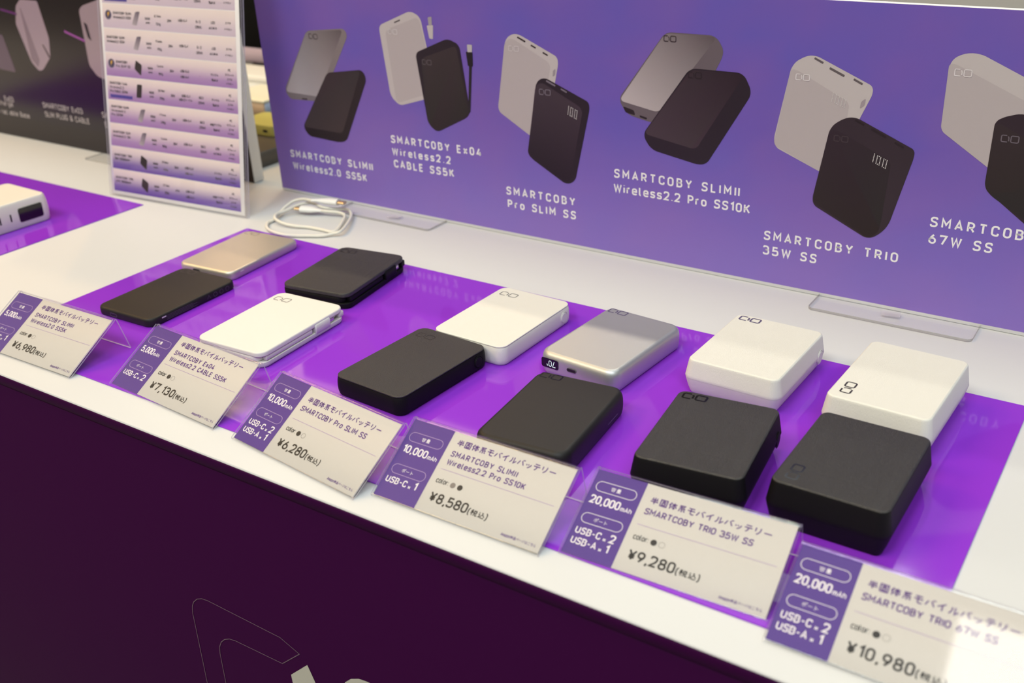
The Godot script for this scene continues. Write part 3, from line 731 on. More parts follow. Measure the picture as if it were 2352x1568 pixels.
func left_banner() -> void:
	var t := thing("product_banner", "black banner with printed chargers at the far left, behind the white specification sheet", "banner", Transform3D(banner_frame().basis, Vector3(0, TOP + 0.0005, -0.860)))
	part("board", slab(Vector3(-1.95, 0, -0.016), Vector3(-0.955, 0.2490, 0), 0.0004), plain("banner_board", lin(0.78, 0.78, 0.78), 0.5), t)
	var pm := printed("black_banner_print", 0.2, 0.5)
	var st := begin()
	var k0 := ink(20, 8, 22)
	fill(st, rect_pts(-1.9496, 0.0004, -0.9554, 0.2486), 0.0001, ink(14, 10, 12))
	fill(st, rect_pts(-1.9496, 0.030, -0.9554, 0.090), 0.00012, k0)
	part("banner_ground", st.commit(), pm, t)
	picture("printed_charger", [["-1362,188 -1349,197 -1312,197 -1305,150 -1312,124 -1336,105 -1346,103 -1358,114 -1372,164", 3, ink(150, 132, 140)], ["-1354,186 -1352,186 -1338,118 -1345,108 -1356,118", 1, ink(122, 104, 114)], ["-1324,140 -1321,140 -1312,125 -1315,122", 1, ink(70, 56, 62)]], t, pm)
	picture("printed_charger", [["-1227,190 -1218,196 -1179,206 -1160,200 -1170,110 -1206,104 -1219,107 -1231,120", 4, ink(150, 132, 138)], ["-1223,176 -1216.5,173 -1214.5,152 -1221,156", 1.5, ink(44, 32, 42)]], t, pm)
	picture("printed_charger", [["-1440,140 -1411,148 -1401,96 -1440,98", 4, ink(84, 66, 84)]], t, pm)
	picture("printed_stripe", [["-1400,183 -1364,178.5 -1364,175.5 -1400,180", .3, ink(92, 36, 100)]], t, pm)
	picture("printed_stripe", [["-1268,162.5 -1228,152.5 -1228,149.5 -1268,159.5", .3, ink(148, 72, 150)]], t, pm)
	var grey := plain("black_banner_lettering", lin(0.50, 0.45, 0.45), 0.4)
	lettering("lettering", [["SMARTCOBY Ex03", -1357, 51.5, 7.6, 88, 0.17], ["SLIM PLUG & CABLE", -1357, 38.5, 7.6, 98, 0.17]], t, grey, 0.0003)
	lettering("lettering", [["Ex03", -1447, 51.5, 7.6, 22, 0.17], ["charge", -1466, 44.5, 7.2, 36, 0.17], ["Retractable Base", -1480, 31.5, 7.2, 84, 0.17]], t, grey, 0.0003)
	lettering("lettering", [["SMARTCOBY", -1228, 51.5, 7.6, 70, 0.17], ["Ex03", -1226, 38.5, 7.6, 26, 0.17]], t, grey, 0.0003)
	banner_foot(t, Vector3(-1.245, TOP, -0.804), 0.0012)

func banner_foot(t: Node3D, at: Vector3, thick: float) -> void:
	var edge := plain("foot_cut_edge", Color(0.60, 0.59, 0.58, 0.7), 0.32)
	edge.transparency = BaseMaterial3D.TRANSPARENCY_ALPHA
	var p := rounded(PackedVector2Array([Vector2(0, 0), Vector2(0.134, 0), Vector2(0.134, -0.054), Vector2(0, -0.054)]), 0.005, true, {2: true, 3: true})
	var st := begin()
	var se := begin()
	var c := Vector3(0.067, 0, -0.103 + 0.052)
	for i in p.size():
		var u := p[i]
		var w := p[(i + 1) % p.size()]
		var a := Vector3(u.x, 0.0002, u.y - 0.0245)
		var b := Vector3(w.x, 0.0002, w.y - 0.0245)
		var up := Vector3(0, thick, 0)
		tri(st, c + up, a + up, b + up, Vector3.UP, Vector3.UP, Vector3.UP)
		tri(st, c, a, b, Vector3.DOWN, Vector3.DOWN, Vector3.DOWN)
		var o := Vector3(w.y - u.y, 0, -(w.x - u.x)).normalized()
		if o.dot((a + b) / 2 - c) < 0.0:
			o = -o
		quad(se, a, b, b + up, a + up, o)
	st.set_material(pane())
	se.set_material(edge)
	var m := st.commit()
	part("acrylic_foot", se.commit(m), null, t, t.transform.affine_inverse() * Transform3D(Basis(), at))

# ------------------------------------------------------------------ the A4 specification sheet
func spec_stand() -> void:
	var yaw := deg_to_rad(-4.235)
	var lean := deg_to_rad(9.4)
	var X := Vector3(cos(yaw), 0, sin(yaw))
	var F := X.cross(Vector3.UP)                  # towards the viewer
	var U := Vector3.UP * cos(lean) - F * sin(lean)
	var fr := Transform3D(Basis(X, U, X.cross(U)), Vector3(-1.0786, TOP + 0.0012, -0.746))
	var t := thing("specification_sheet", "white printed sheet with rows of purple shaded product lines in a tall stand", "sheet", fr)
	part("paper", slab(Vector3(0.0008, 0.001, -0.0005), Vector3(0.2100, 0.298, 0), 0.0001), plain("sheet_paper", lin(0.78, 0.76, 0.76), 0.5), t)
	var pm := printed("sheet_print", 0.5, 0.4)
	var ik := plain("sheet_ink", lin(0.05, 0.04, 0.05), 0.5)
	var names := [["SMARTCOBY TRIO", "67W 20000mAh"], ["SMARTCOBY TRIO", "35W 20000mAh"], ["SMARTCOBY SLIM", "Wireless2.2 10K"], ["SMARTCOBY SLIMⅡ", "Wireless2.2", "Pro SS10K"], ["SMARTCOBY Ex04", "Wireless2.2", "Pro CABLE SS10K"], ["SMARTCOBY", "Pro SLIM SS"], ["SMARTCOBY SLIMⅡ", "Wireless2.2 SS5K"], ["SMARTCOBY SLIMⅡ", "Wireless2.0 SS5K"], ["SMARTCOBY Ex04", "Wireless2.2", "CABLE SS5K"], ["SMARTCOBY Ex03", "SLIM 5K"]]
	var mah := ["20000", "20000", "10000", "10000", "10000", "10000", "5000", "5000", "5000", "5000"]
	var mm := ["27.1mm", "27.0mm", "16mm", "17mm", "20.7mm", "16mm", "11.6mm", "8.7mm", "15mm", "14mm"]
	var gr := ["353g", "345g", "180g", "215g", "210g", "181g", "115g", "121g", "132g", "120g"]
	var wt := ["67W", "35W", "30W", "35W", "30W", "35W", "20W", "20W", "20W", "20W"]
	for k in 10:
		var y0 := 5.2 + 26.75 * k
		var deep := ink(82, 54, 138, 1.3) if k < 2 else (ink(138, 102, 156, 1.3) if k < 6 else ink(178, 162, 176, 1.3))
		var pale := ink(206, 192, 186, 1.3)
		var st := begin()
		var tall := 26.0
		fill(st, rect_pts(0.0046, y0 * 0.001, 0.2045, (y0 + tall * 0.25) * 0.001), 0.0001, deep, deep.lerp(pale, 0.12), Vector2(0, y0) * 0.001, Vector2(0, y0 + tall * 0.25) * 0.001)
		fill(st, rect_pts(0.0046, (y0 + tall * 0.25) * 0.001, 0.2045, (y0 + tall * 0.72) * 0.001), 0.0001, deep.lerp(pale, 0.12), deep.lerp(pale, 0.78), Vector2(0, y0 + tall * 0.25) * 0.001, Vector2(0, y0 + tall * 0.72) * 0.001)
		fill(st, rect_pts(0.0046, (y0 + tall * 0.72) * 0.001, 0.2045, (y0 + tall) * 0.001), 0.0001, deep.lerp(pale, 0.78), pale, Vector2(0, y0 + tall * 0.72) * 0.001, Vector2(0, y0 + tall) * 0.001)
		# the small picture of the product
		var dark: bool = k in [0, 1, 4, 5, 8]
		var py := y0 + 12.0
		var q := "53,%f 61,%f 59,%f 51,%f" % [py + 8, py + 8, py - 7, py - 7]
		if k < 2 or k == 5:
			q = "53,%f 62.5,%f 60.5,%f 50.5,%f" % [py + 8, py + 3, py - 9, py - 2]
		if dark:
			fill(st, rounded(pts_of(q), 0.0015, true), 0.00015, ink(38, 28, 34))
		else:
			fill(st, rounded(pts_of("57,%f 64,%f 58,%f 50.5,%f" % [py + 7, py + 7.5, py - 8, py - 7]), 0.0015, true), 0.00015, ink(166, 154, 160), ink(96, 84, 100), Vector2(0.052, (py - 7) * 0.001), Vector2(0.062, (py + 7) * 0.001))
		if k in [5, 7]:
			fill(st, disc_pts(Vector2(0.0135, (y0 + 14) * 0.001), 0.0052), 0.00015, ink(92, 84, 108))
			fill(st, disc_pts(Vector2(0.0135, (y0 + 14) * 0.001), 0.0040), 0.00017, ink(60, 56, 84))
			fill(st, pts_of("13,%f 15.4,%f 14.2,%f 15,%f 12.2,%f 13.2,%f 12,%f" % [y0 + 17, y0 + 17, y0 + 14.6, y0 + 14.6, y0 + 10.8, y0 + 13.6, y0 + 13.6]), 0.00019, ink(210, 160, 60))
		if k in [4, 8]:
			fill(st, rect_pts(0.0085, (y0 + 2.2) * 0.001, 0.0445, (y0 + 5.8) * 0.001), 0.00015, ink(70, 58, 140))
		part("printed_row", st.commit(), pm, t)
		var rows := []
		var nx := 21.0 if k in [5, 7] else 8.5
		var nm: Array = names[k]
		for i in nm.size():
			var nw := minf(nm[i].length() * 2.1, 29.0)
			rows.append([nm[i], nx, y0 + 15.0 - i * 4.6 + (2.4 if nm.size() > 2 else 0.0), 2.9, nw, 0.22])
		rows.append([mah[k], 71.5, y0 + 11.2, 2.6, 8.0, 0.24])
		rows.append(["mAh", 72.5, y0 + 6.8, 2.6, 6.4, 0.24])
		rows.append([mm[k], 86.0, y0 + 14.4, 2.6, 10.0, 0.24])
		rows.append([gr[k], 88.0, y0 + 6.0, 2.8, 7.0, 0.24])
		rows.append([wt[k], 105.5, y0 + 10.4, 2.8, 6.4, 0.24])
		rows.append(["USB-C×%d" % (2 if k in [0, 1, 5] else 1), 122.0, y0 + 11.6, 2.8, 13.0, 0.24])
		if k in [0, 1, 5]:
			rows.append(["USB-A×1", 122.0, y0 + 5.4, 2.8, 12.0, 0.24])
			rows.append(["-", 150.0, y0 + 8.0, 2.6, 1.6, 0.24])
		else:
			if k in [4, 8]:
				rows.append(["USB-Cケーブル", 118.0, y0 + 7.2, 2.8, 20.0, 0.24])
			rows.append(["Qi2.2" if k in [2, 3, 4] else "Qi2", 148.0, y0 + 11.6, 2.8, 7.0, 0.24])
			rows.append(["(25W)", 147.0, y0 + 6.0, 2.8, 9.0, 0.24])
		if k in [2, 6, 7]:
			rows.append(["LED", 170.0, y0 + 11.6, 2.8, 5.6, 0.24])
			rows.append(["4灯表示", 166.5, y0 + 5.8, 3.0, 12.0, 0.2])
		else:
			rows.append(["液晶デジタル" if k in [0, 3] else "デジタル", 163.0 if k in [0, 3] else 166.5, y0 + 10.6, 3.0, 17.0 if k in [0, 3] else 11.6, 0.2])
			rows.append(["1%表示", 167.5, y0 + 5.0, 3.0, 10.0, 0.2])
		if k < 6:
			rows.append(["PC", 192.0, y0 + 17.2, 2.6, 3.6, 0.24])
			rows.append(["タブレット", 187.5, y0 + 12.2, 2.8, 13.0, 0.2])
			rows.append(["スマホ", 190.0, y0 + 7.4, 2.8, 8.0, 0.2])
			rows.append(["イヤホン", 188.4, y0 + 2.8, 2.8, 10.6, 0.2])
		else:
			rows.append(["スマホ", 190.0, y0 + 12.0, 2.8, 8.6, 0.2])
			rows.append(["イヤホン", 188.4, y0 + 5.8, 2.8, 11.4, 0.2])
		lettering("lettering", rows, t, ik, 0.0003)
	# the clear stand: a leaning back sheet, a short lip in front and a prop behind
	var h := thing("sign_stand", "clear acrylic easel stand holding the white specification sheet", "sign stand", fr)
	part("back_sheet", bent_sheet(PackedVector2Array([Vector2(-0.0016, -0.0006), Vector2(-0.0016, 0.31)]), 0.002, -0.001, 0.2145), null, h)
	part("front_sheet", bent_sheet(PackedVector2Array([Vector2(0.0016, -0.0006), Vector2(0.0016, 0.31)]), 0.0012, -0.001, 0.2145), null, h)
	part("prop", bent_sheet(PackedVector2Array([Vector2(-0.003, 0.15), Vector2(-0.05, 0.0095)]), 0.002, 0.07, 0.14), null, h)

# ------------------------------------------------------------------ the coiled cable
func cable() -> void:
	var t := thing("usb_cable", "white charging cable coiled on the white counter in front of the purple banner", "cable", Transform3D(Basis(), Vector3(0, TOP, 0)))
	var m := plain("cable_white", lin(0.72, 0.70, 0.62), 0.45)
	var a := smooth_path([Vector3(-0.8124, 0.0150, -0.8107), Vector3(-0.8270, 0.0140, -0.8120), Vector3(-0.8386, 0.0110, -0.8087), Vector3(-0.8411, 0.0075, -0.7988), Vector3(-0.8393, 0.0040, -0.7861), Vector3(-0.8317, 0.0022, -0.7687), Vector3(-0.8308, 0.0022, -0.7589), Vector3(-0.8210, 0.0022, -0.7474), Vector3(-0.8048, 0.0032, -0.7385), Vector3(-0.7869, 0.0032, -0.7368), Vector3(-0.7742, 0.0022, -0.7427), Vector3(-0.7617, 0.0022, -0.7491), Vector3(-0.7488, 0.0022, -0.7564), Vector3(-0.7419, 0.0030, -0.7647), Vector3(-0.7354, 0.0050, -0.7694), Vector3(-0.7438, 0.0048, -0.7891), Vector3(-0.7595, 0.0036, -0.8143), Vector3(-0.7715, 0.0045, -0.8265), Vector3(-0.7792, 0.0050, -0.8280), Vector3(-0.7888, 0.0060, -0.8203), Vector3(-0.8007, 0.0080, -0.8141), Vector3(-0.8143, 0.0090, -0.8169), Vector3(-0.8241, 0.0090, -0.8154), Vector3(-0.8302, 0.0080, -0.8082), Vector3(-0.8322, 0.0066, -0.7920), Vector3(-0.8347, 0.0060, -0.7772), Vector3(-0.8275, 0.0060, -0.7666), Vector3(-0.8188, 0.0050, -0.7626), Vector3(-0.8081, 0.0040, -0.7613), Vector3(-0.7941, 0.0030, -0.7637), Vector3(-0.7805, 0.0022, -0.7691), Vector3(-0.7614, 0.0022, -0.7702), Vector3(-0.7482, 0.0022, -0.7701), Vector3(-0.7472, 0.0025, -0.7775), Vector3(-0.7563, 0.0030, -0.7956), Vector3(-0.7649, 0.0040, -0.8099), Vector3(-0.7704, 0.0050, -0.8141), Vector3(-0.7796, 0.0055, -0.8145), Vector3(-0.7884, 0.0060, -0.8108), Vector3(-0.7977, 0.0060, -0.8087)], 5)
	var st := begin()
	tube_into(st, a, [0.0017], 10)
	part("cord", st.commit(), m, t)
	var plug := plain("plug_white", lin(0.78, 0.78, 0.76), 0.4)
	var metal := plain("plug_metal", lin(0.62, 0.50, 0.33), 0.3, 0.9)
	for e in [[Vector3(-0.8135, 0.0150, -0.8110), Vector3(-0.8070, 0.0150, -0.8140), Vector3(-0.7950, 0.0150, -0.8172), Vector3(-0.7816, 0.0150, -0.8200), Vector3(-0.7734, 0.0150, -0.8216)], [Vector3(-0.7977, 0.0060, -0.8087), Vector3(-0.8020, 0.0062, -0.8076), Vector3(-0.8090, 0.0066, -0.8052), Vector3(-0.8210, 0.0070, -0.8010), Vector3(-0.8276, 0.0070, -0.7988)]]:
		var s1 := begin()
		tube_into(s1, PackedVector3Array([e[0], e[1], e[1].lerp(e[2], 0.5), e[2], e[3]]), [0.0024, 0.0029, 0.0044, 0.0056, 0.0058], 14, 0.62)
		var b := part("plug_housing", s1.commit(), plug, t)
		var s2 := begin()
		tube_into(s2, PackedVector3Array([e[3], e[4]]), [0.0042], 14, 0.45)
		part("plug_tip", s2.commit(), metal, b)

# ------------------------------------------------------------------ price cards
func price_cards() -> void:
	# x, z, yaw, tilt, capacity, USB-C, USB-A, model lines, first colour is silver, price, what stands behind
	var data := [
		[-0.8309, -0.4140, 1.05, 30.75, "5,000", 1, 0, ["SMARTCOBY SLIMⅡ", "Wireless2.0 SS5K"], false, "¥6,980", "for 6,980 yen, cut by the left edge of the photo", "cut by the photo's left edge"],
		[-0.6697, -0.4271, -3.74, 31.86, "5,000", 2, 0, ["SMARTCOBY Ex04", "Wireless2.2 CABLE SS5K"], false, "¥7,130", "for 7,130 yen before the white pack with stowed cable", "before the white pack with stowed cable"],
		[-0.5240, -0.4175, -6.40, 32.53, "10,000", 2, 1, ["SMARTCOBY Pro SLIM SS"], false, "¥6,280", "for 6,280 yen before the grained black pack with a side button", "before the grained black pack with a side button"],
		[-0.3931, -0.4136, 0.64, 32.69, "10,000", 1, 0, ["SMARTCOBY SLIMⅡ", "Wireless2.2 Pro SS10K"], true, "¥8,580", "for 8,580 yen with one grey and one black colour dot", "with one grey and one black colour dot"],
		[-0.2602, -0.4241, 2.36, 29.27, "20,000", 2, 1, ["SMARTCOBY TRIO 35W SS"], false, "¥9,280", "for 9,280 yen at the foot of a thick black pack", "for 9,280 yen before a thick black pack"],
		[-0.1325, -0.4153, 0.01, 29.33, "20,000", 2, 1, ["SMARTCOBY TRIO 67W SS"], false, "¥10,980", "for 10,980 yen with a bright lamp reflection, lower right corner", "with a bright lamp reflection, lower right corner"]]
	var paper := plain("card_paper", lin(0.535, 0.51, 0.48), 0.5)
	var violet := plain("card_violet", lin(0.066, 0.022, 0.23), 0.5)
	var violet_ink := plain("card_violet_ink", lin(0.085, 0.022, 0.20), 0.5)
	var pale := plain("card_white_ink", lin(0.74, 0.70, 0.74), 0.5)
	var thin := plain("card_pale_violet_ink", lin(0.36, 0.25, 0.47), 0.5)
	var black := plain("card_black_ink", lin(0.014, 0.013, 0.013), 0.5)
	var silver := plain("card_grey_ink", lin(0.19, 0.165, 0.155), 0.5)
	for d in data:
		var a := deg_to_rad(d[2])
		var X := Vector3(cos(a), 0, -sin(a))
		var B := Vector3(-sin(a), 0, -cos(a))
		var tl := deg_to_rad(d[3])
		var U := B * cos(tl) + Vector3.UP * sin(tl)
		var t := thing("price_card", "price card " + d[10], "price card", Transform3D(Basis(X, U, X.cross(U)), Vector3(d[0], TOP + 0.0008, d[1])), "price cards along the front edge")
		var W := 0.1235
		part("paper", slab(Vector3(0.0008, 0.0012, -0.0003), Vector3(W, 0.0582, 0), 0.0001), paper, t)
		var st := begin()
		fill(st, rect_pts(0.0008, 0.0012, 0.0332, 0.0582), 0.00006, Color.WHITE)
		part("violet_band", st.commit(), violet, t)
		var two_ports: bool = d[6] > 0
		var b1 := 44.4 if two_ports else 42.7
		var b2 := 22.6 if two_ports else 18.8
		for y in [b1, b2]:
			var sb := begin()
			stroke(sb, rect_pts(0.0036, y * 0.001, 0.0298, (y + 6.6) * 0.001, 0.0033), true, 0.00018, 0.00012)
			part("badge", sb.commit(), thin if d[0] < -0.3 else pale, t)
		lettering("badge_lettering", [["容量", 13.2, b1 + 1.9, 2.9, 7.0, 0.12]], t, pale, 0.00012)
		lettering("badge_lettering", [["ポート", 11.2, b2 + 1.8, 2.9, 9.6, 0.12]], t, pale, 0.00012)
		var cap_w := 15.0 if d[4].length() < 6 else 19.6
		lettering("capacity_lettering", [[d[4], 3.6, b1 - 8.6, 5.6, cap_w, 0.2], ["mAh", 4.2 + cap_w, b1 - 8.6, 3.3, 7.2, 0.17]], t, pale, 0.00012)
		var ports := []
		if d[6] > 0:
			ports = [["USB-C", 3.4, 14.9, 4.5, 16.6, 0.2], ["×", 21.4, 14.7, 3.6, 0, 0.2], [str(d[5]), 25.4, 14.9, 5.4, 0, 0.2], ["USB-A", 3.4, 8.2, 4.5, 16.6, 0.2], ["×", 21.4, 8.0, 3.6, 0, 0.2], [str(d[6]), 25.4, 8.2, 5.4, 0, 0.2]]
		else:
			ports = [["USB-C", 3.4, 11.9, 4.5, 16.6, 0.2], ["×", 21.4, 11.7, 3.6, 0, 0.2], [str(d[5]), 25.4, 11.9, 5.6, 0, 0.2]]
		lettering("port_lettering", ports, t, pale, 0.00012)
		var two: bool = d[7].size() > 1
		lettering("title_lettering", [["半固体系モバイルバッテリー", 38.3, 48.9 if two else 45.9, 5.2, 74.0, 0.19]], t, violet_ink, 0.00012)
		if two:
			var w0: float = 50.0 if d[7][0].length() > 14 else 48.0
			var w1: float = 46.0 if d[7][1].length() < 17 else (66.5 if d[0] < -0.6 else 58.5)
			lettering("model_lettering", [[d[7][0], 38.4, 41.2, 4.1, w0, 0.21], [d[7][1], 38.4, 35.2, 4.1, w1, 0.21]], t, violet_ink, 0.00012)
		else:
			lettering("model_lettering", [[d[7][0], 38.0, 38.7, 4.2, 65.5, 0.21]], t, violet_ink, 0.00012)
		var sr := begin()
		fill(sr, rect_pts(0.0370, 0.0314, 0.1198, 0.0317), 0.0001, Color.WHITE)
		part("rule_line", sr.commit(), thin, t)
		lettering("color_lettering", [["color:", 37.9, 22.0, 3.7, 9.4, 0.16]], t, black, 0.00012)
		var s1 := begin()
		fill(s1, disc_pts(Vector2(0.0506, 0.0234), 0.0019), 0.00012, Color.WHITE)
		part("color_dot", s1.commit(), silver if d[8] else black, t)
		var s2 := begin()
		if d[8]:
			fill(s2, disc_pts(Vector2(0.0560, 0.0234), 0.0019), 0.00012, Color.WHITE)
		else:
			stroke(s2, disc_pts(Vector2(0.0556, 0.0234), 0.0018), true, 0.00010, 0.00012)
		part("color_dot", s2.commit(), black if d[8] else silver, t)
		var pw := 29.0 if d[9].length() < 7 else 33.5
		lettering("price_lettering", [[d[9], 39.0, 9.0, 6.9, pw, 0.205], ["(税込)", 39.6 + pw, 9.2, 4.5, 14.4, 0.19]], t, black, 0.00012)
		lettering("footnote_lettering", [["Amazon製品ページはこちら", 96.0, 4.0, 2.1, 24.6, 0.15]], t, violet_ink, 0.00012)
		# the clear holder: front sheet, fold at the bottom, back sheet, fold at the top, leg
		var h := thing("card_holder", "clear holder of the card " + d[11], "card holder", Transform3D(Basis(X, Vector3.UP, -B), Vector3(d[0], TOP, d[1])), "clear card holders")
		var path := PackedVector2Array()
		var u := Vector2(-cos(tl), sin(tl))
		var nn := Vector2(sin(tl), cos(tl))
		var e0 := Vector2(0.0, 0.0010)
		path.append(e0 + u * 0.0588 + nn * 0.0011)
		path.append(e0 + u * 0.001 + nn * 0.0011)
		path.append(e0 + u * 0.0000 + nn * 0.0007)
		path.append(e0 + u * -0.0003 + nn * 0.0001)
		path.append(e0 + u * 0.0002 - nn * 0.0006)
		path.append(e0 + u * 0.0012 - nn * 0.0009)
		path.append(e0 + u * 0.0575 - nn * 0.0009)
		var topb := e0 + u * 0.0594 - nn * 0.0002
		path.append(e0 + u * 0.0588 - nn * 0.0006)
		path.append(topb)
		path.append(topb + Vector2(-0.0012, -0.0004))
		path.append(topb + Vector2(-0.0018, -0.0018))
		path.append(Vector2(topb.x - 0.0095, 0.0016))
		part("bent_sheet", bent_sheet(path, 0.0010, 0.0, 0.1247), null, h)

# ------------------------------------------------------------------ battery packs
func v2(a: Array) -> Array:
	var o := []
	for k in range(0, a.size(), 2):
		o.append(Vector2(a[k], a[k + 1]) * 0.001)
	return o

func lay(W: float, L: float, T: float) -> Transform3D:
	# print laid on the top face: x from the left edge, y towards the far edge
	return Transform3D(Basis(Vector3.RIGHT, Vector3(0, 0, -1), Vector3.UP), Vector3(-W / 2, T + 0.00006, L / 2))

func side_lay(W: float, y: float, z: float) -> Transform3D:
	# print on the right side: x runs away from the viewer
	return Transform3D(Basis(Vector3(0, 0, -1), Vector3.UP, Vector3.RIGHT), Vector3(W / 2 + 0.0001, y, z))

func port(parent: Node3D, x: float, y: float, z: float, w := 0.0085, hgt := 0.0030) -> void:
	var st := begin()
	fill(st, rect_pts(-w / 2, -hgt / 2, w / 2, hgt / 2, hgt / 2), 0.0, Color.WHITE)
	var o := part("usb_port", st.commit(), plain("port_dark", lin(0.006, 0.006, 0.006), 0.4), parent, Transform3D(Basis(), Vector3(x, y, z)))
	var sr := begin()
	stroke(sr, rect_pts(-w / 2, -hgt / 2, w / 2, hgt / 2, hgt / 2), true, 0.0003, 0.0002)
	part("port_rim", sr.commit(), plain("port_rim", lin(0.12, 0.12, 0.12), 0.4, 0.5), o)

func button(parent: Node3D, W: float, y: float, z: float, m: Material, r := 0.0044) -> void:
	var st := begin()
	loft_into(st, r * 2, r * 2, r, [Vector2(0, -0.002), Vector2(0, 0.0002), Vector2(0.0003, 0.0006), Vector2(0.001, 0.0007)] , Vector3.ZERO, 6)
	var o := part("power_button", st.commit(), m, parent, Transform3D(Basis(Vector3(0, 1, 0), Vector3(1, 0, 0), Vector3(0, 0, -1)), Vector3(W / 2 - 0.0001, y, z)))
	var sr := begin()
	var ring := PackedVector3Array()
	for k in 29:
		ring.append(Vector3(cos(TAU * k / 28) * (r + 0.0006), 0.0001, sin(TAU * k / 28) * (r + 0.0006)))
	tube_into(sr, ring, [0.00028], 6)
	part("button_ring", sr.commit(), m, o)

func banks() -> void:
	var Y := TOP + 0.001
	var white := grained("white_plastic", lin(0.71, 0.70, 0.64), 0.55, 0.0, 0.25, 0.045, 0.16)
	var white_cool := grained("white_plastic_soft", lin(0.71, 0.695, 0.64), 0.5, 0.0, 0.12, 0.045, 0.16)
	var matt := grained("black_matt", lin(0.011, 0.010, 0.0095), 0.5, 0.0, 0.12, 0.02, 0.25, 0.42)
	var coarse := grained("black_grain_glints", lin(0.010, 0.0095, 0.009), 0.46, 0.0, 0.8, 0.05, 0.15, 0.6)
	var ramp := Gradient.new()
	ramp.offsets = PackedFloat32Array([0.0, 0.45, 0.62, 1.0])
	ramp.colors = PackedColorArray([Color(0.22, 0.22, 0.22), Color(0.36, 0.36, 0.36), Color(0.85, 0.84, 0.82), Color(1, 1, 1)])
	coarse.albedo_texture = noise(0.16, 512, 11, false, 1.0, ramp)  # specular glints on the grain, painted in as pale specks
	coarse.albedo_color = lin(0.058, 0.055, 0.051)
	var side := grained("black_side_shade", lin(0.005, 0.0045, 0.005), 0.55, 0.0, 0.2, 0.045, 0.16, 0.3)  # smoother sides; their shade is put into a darker, duller black
	var alu := grained("silver_paint", lin(0.53, 0.545, 0.54), 0.44, 0.75, 0.10, 0.02, 0.25)
	var alu2 := grained("champagne_silver", lin(0.60, 0.565, 0.49), 0.44, 0.75, 0.10, 0.02, 0.25)
	var logo_dark := plain("logo_dark_grey", lin(0.05, 0.055, 0.065), 0.35)
	var logo_violet := plain("logo_violet_grey", lin(0.10, 0.085, 0.16), 0.35)
	var logo_black := plain("logo_gloss_black", lin(0.005, 0.005, 0.006), 0.12)
	var grp := "battery packs on the purple sheet"
	var put := func(label: String, x: float, z: float, yaw: float) -> Node3D:
		return thing("power_bank", label, "power bank", Transform3D(Basis(Vector3.UP, deg_to_rad(yaw)), Vector3(x, Y, z)), grp)
	var mark := func(t: Node3D, W: float, L: float, T: float, x: float, y: float, m: Material, hw := 0.00035, turned := false) -> void:
		# x, y in mm from the left and from the far edge to the emblem's left lower corner
		var st := begin()
		emblem(st, Vector2.ZERO, 0.001, hw, 0.0)
		var at := lay(W, L, T)
		var o := at * Transform3D(Basis(Vector3.BACK, PI / 2) if turned else Basis(), Vector3(x * 0.001, L - y * 0.001, 0))
		part("emblem", st.commit(), m, t, o)
	# --- thin packs
	for d in [["slim silver battery pack with rounded edges, back left corner of the purple sheet", -0.7788, -0.6688, 4.2, 0.0693, 0.1010, 0.0090, alu2, true], ["slim matt black battery pack with a port in its front end, at the left", -0.7593, -0.5613, 1.8, 0.0707, 0.1038, 0.0083, matt, false]]:
		var t: Node3D = put.call(d[0], d[1], d[2], d[3])
		var W: float = d[4]
		var L: float = d[5]
		var T: float = d[6]
		var k := T * 1000
		part("body", loft(W, L, 0.0085, v2([2.4, 0, 0.9, 0.35, 0.15, 1.4, 0, 3, 0, k - 3.2, 0.15, k - 1.8, 0.6, k - 0.8, 1.3, k - 0.25, 2.2, k]), 10), d[7], t)
		mark.call(t, W, L, T, 4.0 if d[8] else 6.5, 10.8, plain("logo_silver_grey", lin(0.17, 0.15, 0.13), 0.3) if d[8] else plain("logo_black_soft", lin(0.004, 0.004, 0.004), 0.3), 0.0004)  # emblem grey on the silver pack, near black on the other
		port(t, -0.012 if not d[8] else -0.010, T * 0.47, L / 2 + 0.0001)
		var sl := begin()
		fill(sl, rect_pts(0, 0, 0.0048, 0.0011, 0.0003), 0, Color.WHITE)
		part("indicator_light", sl.commit(), plain("led_window", lin(0.7, 0.66, 0.66), 0.3), t, side_lay(W, T * 0.62, L / 2 - 0.013))
		if not d[8]:
			var sp := begin()
			for r in 4:
				stroke(sp, PackedVector2Array([Vector2(0.012, 0.0012 * r), Vector2(0.048 - 0.005 * (r % 2), 0.0012 * r)]), false, 0.00016, 0)
			for c in 3:
				stroke(sp, disc_pts(Vector2(0.070 + 0.0075 * c, 0.0019), 0.0021), true, 0.00018, 0)
			stroke(sp, pts_of("60,0.3 62,3.6 64,0.3"), false, 0.00018, 0)
			part("side_print", sp.commit(), plain("side_print_grey", lin(0.10, 0.085, 0.11), 0.5), t, side_lay(W, 0.0022, L / 2 - 0.006))
	# --- packs with a built-in cable along the right side
	for d in [["grained black battery pack with a cable along its side, second column back", -0.6399, -0.6702, 7.8, 0.0714, 0.1016, 0.0154, true], ["white battery pack with a cable stowed along its right side, second column front", -0.6188, -0.5540, 3.0, 0.0717, 0.1051, 0.0141, false]]:
		var t: Node3D = put.call(d[0], d[1], d[2], d[3])
		var W: float = d[4]
		var L: float = d[5]
		var T: float = d[6]
		var k := T * 1000
		var m: Material = coarse if d[7] else white_cool
		var ms: Material = side if d[7] else white_cool
		var core := begin()
		loft_into(core, W - 0.0070, L - 0.0022, 0.0070, v2([0, 1.0, 0, k - 2.0]), Vector3(-0.0028, 0, 0), 8)
		part("core", core.commit(), ms, t)
